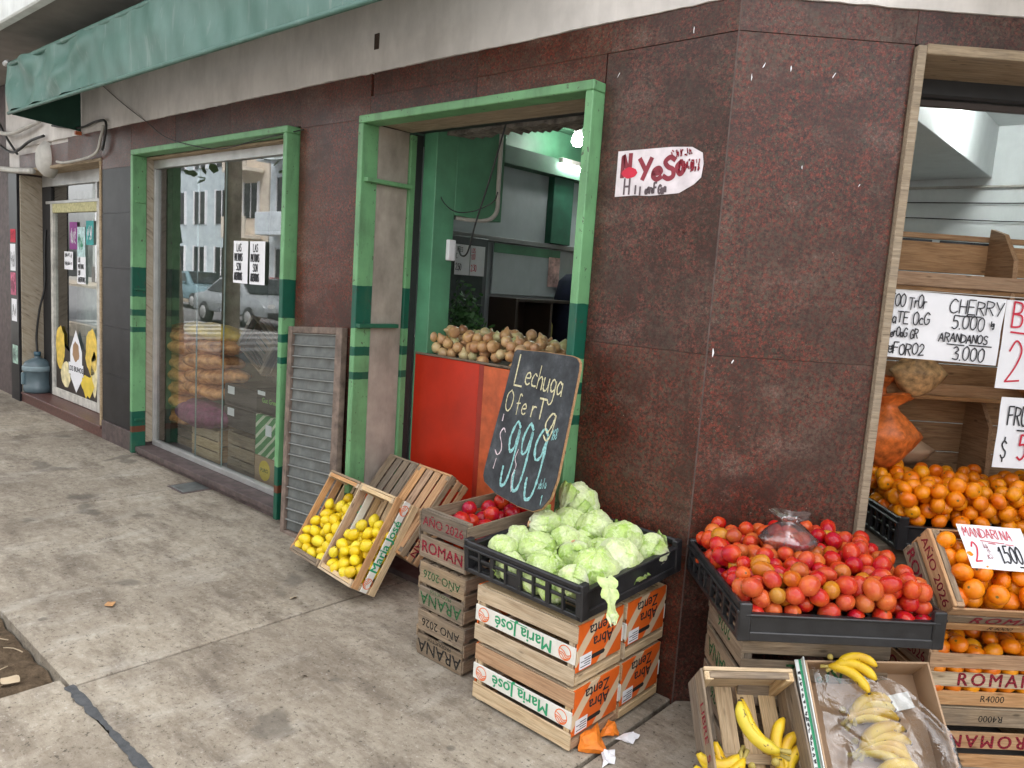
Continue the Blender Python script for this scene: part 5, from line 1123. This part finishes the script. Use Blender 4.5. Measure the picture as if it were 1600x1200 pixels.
# ---- crumpled orange and white paper at the crate foot
def crumple(pts, m, lab):
    bm = bmesh.new()
    vs_ = [bm.verts.new(p) for p in pts]; bmesh.ops.convex_hull(bm, input=vs_)
    bmesh.ops.subdivide_edges(bm, edges=bm.edges[:], cuts=2, use_grid_fill=True)
    for v in bm.verts: v.co += Vector((random.uniform(-.008, .008), random.uniform(-.008, .008), random.uniform(-.004, .008)))
    me = bpy.data.meshes.new('crumple'); bm.to_mesh(me); bm.free(); tag(obj('crumpled_paper', me, m), lab, 'paper')
M_ORP = plain('orange_wrapping_paper', (.80, .22, .02), .6, var=.25, scale=30)
crumple([(-.05, -.57, .002), (-.02, -.47, .004), (.0, -.53, .05), (-.055, -.45, .06), (.035, -.50, .003), (-.06, -.55, .05)], M_ORP, 'crumpled orange paper sticking out under the front printed crates')
crumple([(-.05, -.44, .004), (-.015, -.36, .004), (-.03, -.38, .045), (.0, -.42, .02), (-.06, -.37, .04)], M_ORP, 'smaller wad of orange paper under the crates nearer the corner')
crumple([(.0, -.50, .003), (.055, -.565, .002), (.03, -.52, .028), (.075, -.53, .004), (.045, -.49, .02)], M_PAPER, 'torn white paper scrap lying on the pavement joint')
crumple([(.0, -.40, .003), (.05, -.33, .015), (.03, -.37, .03), (.055, -.39, .004)], M_PAPER, 'small white paper scrap by the orange wad')
# ================================================================== inside the corner window
rk = empty('display_rack', MC @ T(1.6, .72, 0), 'varnished wooden display rack with dividers behind the corner window', 'rack')
for i in range(9):
    z = .66+i*.142; box('back_board', (-.75, .9), (.0, .018), (z, z+.137), W_RACK, rk, .002)
for x in (-.13, .52): 
    me = prism([(0, 0), (.22, 0), (.19, .40), (.10, .52), (.0, .55)], .022)
    for z in (.70, 1.46): obj('divider', me, W_RACK, rk, T(x+.02, -.001, z) @ RZ(R(-90)) @ RX(R(90)))
for z, d in ((.68, .30), (1.22, .24), (1.70, .20)): o = box('shelf', (-.75, .9), (-d, -.001), (z, z+.018), W_RACK, rk, .002)
for z in (1.26, 1.75): box('front_lip', (-.75, .9), (-.215, -.20), (z-.03, z+.03), W_ORG, rk, .002)
box('top_rail', (-.75, .9), (.02, .05), (1.95, 1.975), W_RACK, rk, .002)
for x, s in ((-.50, ''), (-.20, 'BATA')):
    o = box('chalk_label', (x-.13, x+.13), (.019, .028), (1.88, 1.945), M_CHALKB, rk, .001)
    if s: lettering(o, ribbons(hand(s, .036, .003, -.10, -.018, .6), .003), M_CHB, T(0, -.006, 0) @ RX(R(90)))
ob = empty('fruit_carton', MC @ T(1.62, .58, .70), 'dim green carton lettered Babi on the shelf behind the signs', 'carton')
box('carton_side', (-.15, .25), (-.10, .0), (0, .14), M_GREENBOX, ob, .003); lettering(ob, textmesh('Babil', .07, .01), M_INKG, T(-.02, -.1015, .08) @ RX(R(90)))
nb = obj('orange_net_bag', bagmesh(.10, .42, .8, 3), plain('orange_net', (.50, .12, .02), .5, var=.6, scale=30), None, MC @ T(.92, .45, .90)); tag(nb, 'tall orange net bag of fruit behind the left window jamb', 'bag')
bs = obj('paper_sack', bagmesh(.13, .17, .8, 5), M_CARD, None, MC @ T(1.12, .55, .90)); tag(bs, 'brown paper sack on the rack above the mandarin tray', 'sack')
for i, (u, v_, z, s_, m_, lab) in enumerate([(.92, -.36, .92, (1.2, 1, 1.25), 'orange_net', 'tall orange net bag at the left end of the rack shelf'), (1.06, -.42, 1.235, (1, .8, .9), 'tan_net', 'tan net bag on the upper rack shelf behind the CHERRY sign'), (1.62, -.42, 1.235, (1.1, .8, 1.), 'brown_potato_net', 'brown net bag on the upper rack shelf behind the red lettered sign')]):
    nb = obj('net_bag', bagmesh(.12, .26, .8, 6+i), plain(m_, {'brown_potato_net': (.34, .19, .08), 'orange_net': (.50, .12, .02), 'tan_net': (.48, .30, .14)}[m_], .5, var=.6, scale=30), None, MC @ T(u, -v_, z) @ S(*s_)); tag(nb, lab, 'bag', 'net bags on the rack')
def cable2(pts, r=.004, m=M_CABLE): return obj('cable', tubemesh(pts, r, 6), m, B)
for zz, sag, r, m in ((2.55, .02, .010, M_PIPE), (2.46, .05, .004, M_CABLE), (2.37, .09, .004, M_CABLE), (2.02, .04, .008, M_CABLE)): cable2([(-2.9, 3.80, zz), (-.6, 3.80, zz-sag*.5), (.6, 3.80, zz-sag), (2.0, 3.80, zz-sag*.3), (3.6, 3.80, zz+.05)], r, m)
# ================================================================== inside the shop door
fr = empty('glass_door_fridge', T(-2.99, 1.57, .03), 'dark grey glass door fridge against the side wall inside the shop', 'fridge')
box('cabinet', (.0, .09), (-.24, .22), (0, 1.92), M_DARKMET, fr, .01); box('door_frame', (.091, .11), (-.24, .22), (.05, 1.92), plain('grey_door_frame', (.09, .10, .105), .4), fr, .005); box('door_pane', (.111, .114), (-.19, .17), (.12, 1.86), plain('dim_fridge_glass', (.035, .05, .045), .08), fr, 0)
for i, y in enumerate((1.50, 1.665)):
    o = sheet('price_sheet', T(-2.87, y, 1.77) @ RZ(R(90)) @ RX(R(90)), .16, .23, M_PAPER, ('left' if i == 0 else 'right')+' of two handwritten sheets on the fridge door', 'paper sign')
    for q_, wd_ in ((hand('PATES' if i == 0 else 'LOS', .035, .003, -.07, .06, .6), .004), (hand('C' if i == 0 else '1.00', .04, .003, -.07, .01, .55), .004), (hand('2.30' if i else '2.50', .05, .003, -.07, -.08, .55), .005)): lettering(o, ribbons(q_, wd_), M_INK if i == 0 else M_INKR, T(0, 0, .002))
wb = empty('whiteboard', T(-2.985, 2.40, 1.72), 'large pale board on the side wall inside the shop', 'board'); box('panel', (-.0, .015), (-.45, .42), (-.20, .22), M_GREYW, wb, .003); box('painted_edge', (.0155, .017), (-.45, .42), (.14, .215), M_GREENIN, wb, 0)
sh = empty('dark_shelf_unit', T(-2.99, 2.45, .03), 'dark open shelf unit below the pale board in the shop', 'shelf')
for x, y, z in [((0, .30), (-.5, -.47), (0, 1.47)), ((0, .30), (-.06, -.03), (0, 1.44)), ((0, .30), (.42, .45), (0, 1.47)), ((.0, .30), (-.469, .419), (1.445, 1.47)), ((.0, .30), (-.469, .419), (1.08, 1.10)), ((.0, .30), (-.469, .419), (.6, .62)), ((0, .012), (-.469, .419), (.62, 1.44))]: box('shelf_board', x, y, z, plain('dark_brown_shelf', (.045, .028, .018), .5), sh, .002)
bt = empty('oil_bottle', T(-2.80, 2.52, 1.131), 'clear oil bottle standing on the dark shelf', 'bottle'); obj('body', lathe([(0, 0), (.035, 0), (.036, .15), (.015, .20), (.014, .23), (0, .23)], 14), plain('oil_yellow', (.35, .33, .10), .15), bt); obj('cap', lathe([(0, .23), (.017, .23), (.017, .26), (0, .26)], 12), M_PAPER, bt)
jk = obj('hanging_jacket', lathe([(0, .62), (.05, .61), (.11, .55), (.14, .40), (.15, .2), (.17, .0), (0, .0)], 16), plain('navy_cloth', (.010, .014, .035), .9, var=.4), None, T(-2.84, 2.84, 1.12)); tag(jk, 'dark navy jacket hanging beside the pale board', 'jacket')
sheet('wall_calendar', T(-2.965, 2.74, 1.74) @ RZ(R(90)) @ RX(R(90)), .16, .26, plain('red_white_calendar', (.55, .35, .33), .6, var=.7, scale=14), 'small red and white calendar on the wall by the jacket', 'calendar')
od = box('inner_door', (-2.94, -2.40), (3.50, 3.53), (.03, 2.02), plain('orange_brown_door', (.45, .22, .08), .5), None, .004); tag(od, 'lit orange brown inner door at the back of the shop', 'door')
def emit(name, col, s):
    k = NB(name); k.b.inputs['Emission Color'].default_value = tuple(col)+(1,); k.b.inputs['Emission Strength'].default_value = s; return k.fin(tuple(col))
M_TUBE = emit('tube_glow', (.88, 1, .95), 18)
tb = empty('fluorescent_lamp', T(-2.87, 2.92, 2.65), 'lit fluorescent tube lamp along the green beam inside the shop', 'lamp')
box('batten', (-.02, .03), (-.32, .62), (.02, .06), M_PIPE, tb, .003); obj('tube', tubemesh([(.01, -.30, 0), (.01, .15, 0), (.01, .60, 0)], .016, 10), M_TUBE, tb)
t2 = empty('fluorescent_lamp', MC @ T(1.5, 1.7, 2.90), 'added tube lamp brightening the corner room, unseen above the window head', 'lamp')  # added lamp, out of view, put in to brighten the corner room
box('batten', (-.62, .62), (-.03, .03), (.0, .055), M_PIPE, t2, .003); obj('tube', tubemesh([(-.6, 0, -.02), (0, 0, -.02), (.6, 0, -.02)], .016, 10), emit('added_tube_glow', (.95, 1, .98), 60), t2)
bl = empty('ceiling_lamp', T(-2.70, 2.60, 2.84), 'lit white bulb hanging from the green ceiling inside the shop', 'lamp')
obj('bulb', lathe([(0, -.05), (.03, -.045), (.05, -.015), (.048, .02), (.03, .06), (0, .07)], 18), emit('bulb_glow', (1, 1, .97), 14), bl); obj('holder', lathe([(.03, .06), (.035, .10), (.02, .16), (0, .16)], 12), M_PIPE, bl)
cable2([(-2.085, .40, 2.37), (-2.07, .39, 2.30), (-1.99, .395, 2.20), (-1.947, .40, 2.066), (-1.835, .40, 1.993), (-1.683, .40, 1.991), (-1.56, .42, 2.04), (-1.509, .40, 2.089)], .0035)
cable2([(-1.43, .36, 2.47), (-1.55, .38, 2.17), (-1.66, .40, 1.93), (-1.73, .42, 1.77), (-1.80, .44, 1.75), (-1.85, .46, 1.80)], .005)
cable2([(-1.94, .86, 2.6), (-1.94, .86, 2.2), (-1.94, .86, 2.05), (-1.95, .80, 1.99), (-1.97, .68, 1.975), (-1.98, .55, 1.975)], .014, M_PIPE)
sw = box('switch_box', (-1.949, -1.92), (.455, .51), (1.72, 1.84), M_PAPER, None, .004); tag(sw, 'white electric switch box on the edge of the green pier', 'switch box')
# ================================================================== behind the green framed window
def wcrate(x, y, z, L, H, lab, m):
    crate('wooden_crate', lab, 'crates inside the shop window', T(x, y, z), L, .32, H, m, gap=.012)
wcrate(-5.02, .55, .03, .48, .22, 'dim crate at the far left behind the window glass', OLD); wcrate(-4.52, .47, .03, .46, .27, 'pale crate under the purple sack behind the window glass', NEW); wcrate(-3.95, .47, .03, .40, .31, 'crate below the black crates behind the window glass', OLD)
M_SACK = plain('orange_sack', (.88, .28, .10), .2, var=.65, scale=16)
def sackmesh(ph):
    def f(v):
        d = v.normalized(); w = 1+.06*math.sin(6*d.x+ph)+.05*math.sin(9*d.y+5*d.z+ph)+.03*math.sin(19*d.x+13*d.y+ph)
        return Vector((v.x*w*(1+.22*abs(d.x)**3), v.y*w, v.z*w))
    return spheroid(1, (.34, .22, .085), 26, 14, f)
SK = [sackmesh(k*2.) for k in range(3)]
M_YSACK = plain('yellow_printed_sack', (.62, .40, .04), .35, var=.4, scale=10)
SKN = ['lowest', 'second lowest', 'third', 'fourth', 'fifth', 'sixth', 'topmost']
for i in range(7):
    z = .33+i*.118
    o = obj('produce_sack', SK[i % 3], M_SACK, None, T(-5.12+.05*(i % 2), .42, z-.03) @ RZ(.12*(i % 3)-.1) @ RX(random.uniform(-.1, .1)) @ RY(random.uniform(-.1, .1)) @ S(.82+.1*(i % 3 == 1), .9, .9)); tag(o, SKN[i]+' shiny orange sack in the left pile behind the window glass', 'sack', 'sacks behind the window')
    if i > 1:
        o = obj('produce_sack', SK[(i+1) % 3], M_YSACK if i == 6 else M_SACK, None, T(-4.58+.05*(i % 2), .40, z+.02) @ RZ(.1-.12*(i % 3)) @ RX(random.uniform(-.1, .1)) @ RY(random.uniform(-.1, .1)) @ S(.85+.08*(i % 2), .9, .9)); tag(o, ('topmost yellow printed sack' if i == 6 else SKN[i-2]+' shiny orange sack')+' in the right pile behind the window glass', 'sack', 'sacks behind the window')
o = obj('purple_sack', SK[0], plain('purple_sack_cloth', (.22, .05, .12), .6, var=.5, scale=20), None, T(-4.52, .30, .40) @ S(.85, .7, 1.3)); tag(o, 'purple net sack on the pale crate behind the window glass', 'sack')
for z, x in ((.36, -3.98), (.53, -3.98)):
    o = box('black_crate', (x-.26, x+.26), (.32, .66), (z, z+.165), M_BLKPL, None, .008); tag(o, ('lower' if z < .5 else 'upper')+' of two black plastic crates behind the window glass', 'crate')
    q = obj('paper_label', prism([(-.05, -.03), (.05, -.03), (.05, .03), (-.05, .03)], .001), M_PAPER, o, T(-.15, -.172, .04) @ RX(R(90)))
o = empty('black_carton', T(-3.50, .42, .555), 'black carton with green print and white labels behind the window glass', 'carton'); box('carton_side', (-.19, .19), (-.14, .14), (0, .175), M_BLACK, o, .003)
lettering(o, textmesh('Gut Green', .05, .01), plain('leaf_green_print', (.15, .5, .05), .6), T(.0, -.1415, .10) @ RX(R(90))); obj('paper_label', prism([(-.05, -.015), (.05, -.015), (.05, .015), (-.05, .015)], .001), M_PAPER, o, T(-.12, -.142, .15) @ RX(R(90)))
o = empty('green_carton', T(-3.48, .40, .25), 'green and white printed carton behind the right end of the window glass', 'carton'); box('carton_side', (-.18, .18), (-.14, .14), (0, .30), M_GREENBOX, o, .003); obj('paper_label', prism([(-.04, -.04), (.04, -.04), (.04, .04), (-.04, .04)], .001), M_PAPER, o, T(-.0, -.142, .20) @ RX(R(90)))
o = empty('brown_carton', T(-3.48, .40, .03), 'brown carton with a round yellow label at the right foot of the window', 'carton'); box('carton_side', (-.18, .18), (-.14, .14), (0, .215), M_CARD, o, .003); lb = obj('round_label', prism([(.075*math.cos(a*.3), .075*math.sin(a*.3)) for a in range(21)], .001), plain('yellow_label', (.7, .5, .05), .5), o, T(-.04, -.142, .12) @ RX(R(90))); lettering(lb, textmesh('PURO', .04, .02), M_INKGD, T(0, 0, .001))
crate('wooden_crate', 'empty crate hung on its corner high behind the window glass', 'crates inside the shop window', T(-3.95, .55, 1.0) @ RY(R(28)) @ RX(R(80)), .42, .28, .15, OLD)
pw = box('window_post', (-3.62, -3.54), (.45, .53), (.03, 2.5), plain('grey_post', (.12, .12, .11), .6), None, .004); tag(pw, 'dim grey post standing inside the shop window', 'post')

# ================================================================== the street behind the camera (seen in the glass)
def tree(x, y, r, lab, band=False, seed=1):
    rd = random.Random(seed); t = empty('street_tree', T(x, y, -.03), lab, 'tree', 'street trees')
    bark = plain('mottled_bark', (.27, .235, .19), .95, var=.6, scale=7, bump=.8)
    P = [(0, 0, 0), (.05, 0, 1.2), (0, .05, 2.6), (.1, 0, 4.0)]; obj('trunk', tubemesh(P, [r*1.25, r, r*.9, r*.75], 14), bark, t)
    if band: obj('paint_band', tubemesh([(.045, 0, 1.95), (.02, .03, 2.25)], [r*.99, r*.98], 14, smooth=False), M_GREENDK, t)
    for k in range(5):
        a = k*1.26+rd.uniform(-.3, .3); obj('limb', tubemesh([(.08, 0, 3.7), (1.0*math.cos(a), 1.0*math.sin(a), 5.0+.2*k), (2.2*math.cos(a), 2.0*math.sin(a), 6.4+.2*k)], [r*.5, r*.3, r*.12], 8), bark, t)
    V, Fc = [], []
    for c in range(70):
        a = rd.uniform(0, 6.28); rad = 2.9*math.sqrt(rd.random()); cz = 6.6+rd.gauss(0, 1.0)-rad*.15; cx, cy = rad*math.cos(a), rad*.8*math.sin(a)
        for _ in range(60):
            p = Vector((cx+rd.gauss(0, .38), cy+rd.gauss(0, .38), cz+rd.gauss(0, .28))); q = Euler((rd.uniform(-.8, .8), rd.uniform(-.8, .8), rd.uniform(0, 6.3))).to_matrix(); s = rd.uniform(.06, .13); b = len(V)
            for v in ((-.5, -1, 0), (.5, -1, 0), (.7, .3, .1), (0, 1.2, 0), (-.7, .3, .1)): V.append(p+q @ (Vector(v)*s))
            Fc.append((b, b+1, b+2, b+3, b+4))
    lm = NB('plane_tree_leaves_%d' % seed); lm.b.inputs['Transmission Weight'].default_value = 0; c = lm.ramp(lm.noise(lm.vec(), 1.5, 4), [(.3, (.04, .085, .02)), (.7, (.10, .17, .04))])
    obj('crown', pyd('crown', V, Fc), lm.fin(c, .6, .3), t)
tree(-12.3, -3.2, .28, 'street tree with a green paint band, mirrored in the shop window', True, 1); tree(-21.5, -3.1, .24, 'second street tree further along the kerb', False, 2)
pole = empty('utility_pole', T(-10.4, -3.45, 0), 'grey concrete utility pole at the kerb', 'pole'); obj('shaft', tubemesh([(0, 0, 0), (0, 0, 4), (0, 0, 8)], [.14, .12, .10], 12), M_CONC, pole); box('cross_arm', (-.8, .8), (-.05, .05), (7.2, 7.3), M_DARKMET, pole)
for i in range(5): tag(obj('overhead_wire', tubemesh([(-45, -3.6-i*.3, 6.6+i*.25), (-25, -3.6-i*.3, 6.0+i*.25), (-10.4, -3.5-i*.1, 7.2), (5, -3.6, 6.8), (14, -3.7, 6.9)], .012, 5), M_CABLE), 'black overhead wire strung along the street', 'wire', 'overhead wires')
def car(x, y, col, lab):
    c = empty('parked_car', T(x, y, -.14), lab, 'car', 'cars in the street')
    pm = plain('car_paint_%s' % len(MATS), col, .2, .5, var=.03)
    prof = [(-2.05, .35), (-2.1, .62), (-2.0, .86), (-1.35, .95), (-.75, 1.40), (.35, 1.46), (1.0, .98), (1.8, .86), (2.08, .68), (2.1, .38)]
    def loft(pr, hw, inset):
        V = []; n = len(pr)
        for s in (-1, 1):
            for a, b in pr: V.append((a, s*(hw-(inset*max(0, b-.9)/.55)), b))
        F_ = [(i, (i+1) % n, n+(i+1) % n, n+i) for i in range(n)]+[tuple(range(n))[::-1], tuple(range(n, 2*n))]
        return V, F_
    V, F_ = loft(prof, .86, .22); bm = bmesh.new(); vv = [bm.verts.new(v) for v in V]
    for f in F_: bm.faces.new([vv[i] for i in f])
    bmesh.ops.recalc_face_normals(bm, faces=bm.faces[:]); bmesh.ops.bevel(bm, geom=bm.edges[:], offset=.05, segments=2, affect='EDGES', profile=.6)
    me = bpy.data.meshes.new('car'); bm.to_mesh(me); bm.free(); me.polygons.foreach_set('use_smooth', [True]*len(me.polygons)); obj('body', me, pm, c)
    gm = plain('car_window', (.015, .02, .022), .05)
    for s in (-1, 1):
        V = [(-1.15, s*.845, .98), (.78, s*.845, .98), (.28, s*.675, 1.37), (-.70, s*.675, 1.34)]; obj('side_window', pyd('w', [Vector(v)+Vector((0, s*.02, 0)) for v in V], [(0, 1, 2, 3)]), gm, c)
        for wx in (-1.3, 1.32):
            wl = obj('wheel', lathe([(0, -.11), (.2, -.11), (.31, -.09), (.32, 0), (.31, .09), (.2, .11), (0, .11)], 22), M_BLKPL, c, T(wx, s*.80, .32) @ RX(R(90))); obj('rim', lathe([(0, -.118), (.19, -.116), (.2, -.10), (.2, .10), (.19, .116), (0, .118)], 16), M_ALU, wl)
        obj('headlight', prism(blob(0, 0, .12, .06, 12, 0), .02), plain('headlight_glass', (.75, .75, .72), .1), c, T(2.085, s*.62, .70) @ RZ(R(90)) @ RX(R(90)))
        obj('mirror', boxmesh(.12, .16, .1, .02), pm, c, T(.62, s*.93, 1.0))
    obj('windscreen', pyd('w', [(1.01, -.70, 1.0), (1.01, .70, 1.0), (.43, .62, 1.42), (.43, -.62, 1.42)], [(0, 1, 2, 3)]), gm, c, T(.03, 0, .02))
    obj('bumper', boxmesh(.08, 1.5, .14, .02), M_DARKMET, c, T(2.08, 0, .45))
car(-29.0, -12.0, (.22, .34, .38), 'teal grey hatchback parked across the street'); car(-20.0, -9.3, (.42, .45, .47), 'silver saloon nearest to the shop in the road'); car(-23.2, -12.2, (.45, .03, .03), 'red car parked behind the silver saloon'); car(-14.0, -12.1, (.6, .6, .6), 'white car parked opposite the corner')
def house(x0, x1, col, h, lab, floors, nw, arch=False, balc=True):
    Y = -16.0; b = empty('street_building', T((x0+x1)/2, Y, 0), lab, 'building', 'buildings across the street'); W_ = x1-x0
    pm = plain('render_%s' % lab[:12].replace(' ', '_'), col, .9, var=.1, scale=2, dirt=.2); fh = h/floors
    box('facade', (-W_/2, W_/2), (-8, 0), (-.2, h), pm, b, .02); box('cornice', (-W_/2, W_/2), (.001, .35), (h-.35, h-.05), pm, b, .03); box('base_course', (-W_/2, W_/2), (.001, .06), (0, 1.0), M_PLINTH, b, .01)
    for f in range(floors):
        for i in range(nw):
            x = -W_/2+W_*(i+.5)/nw; z0 = f*fh+(.1 if f == 0 else .9); z1 = f*fh+2.5
            wn = box('window' if f else 'shopfront', (x-.6, x+.6), (.002, .05), (z0, z1), plain('dark_pane', (.03, .035, .04), .1), b, .005)
            for q in (-.64, .64): o = obj('frame', boxmesh(.08, .12, z1-z0+.1, .01), None, wn, T(q, .02, 0)); setmat(o, M_PAPER)
            o = obj('mullion', boxmesh(.05, .08, z1-z0, .01), None, wn, T(0, .02, 0)); setmat(o, M_PAPER)
        if balc and f:
            bb = box('balcony', (-W_/2+.4, W_/2-.4), (.06, .95), (f*fh-.1, f*fh+.08), pm, b, .02); o = obj('parapet', boxmesh(W_-.8, .08, .8, .02), None, bb, T(0, .41, .49)); setmat(o, pm)
house(-52, -40.5, (.30, .31, .30), 9, 'plain grey building far down the opposite side', 3, 4, balc=False); house(-40.4, -33.6, (.50, .58, .62), 11, 'blue grey apartment building across the street', 4, 3, balc=False); house(-33.5, -30.6, (.72, .64, .54), 9, 'narrow cream house with small balconies across the street', 3, 1); house(-30.5, -20.0, (.68, .75, .80), 9.5, 'pale blue building with long balconies across the street', 3, 4); house(-19.9, -6, (.62, .59, .53), 8, 'beige building opposite the corner', 2, 5); house(-5.9, 12, (.5, .5, .48), 8.5, 'light grey building opposite the greengrocer', 2, 6)
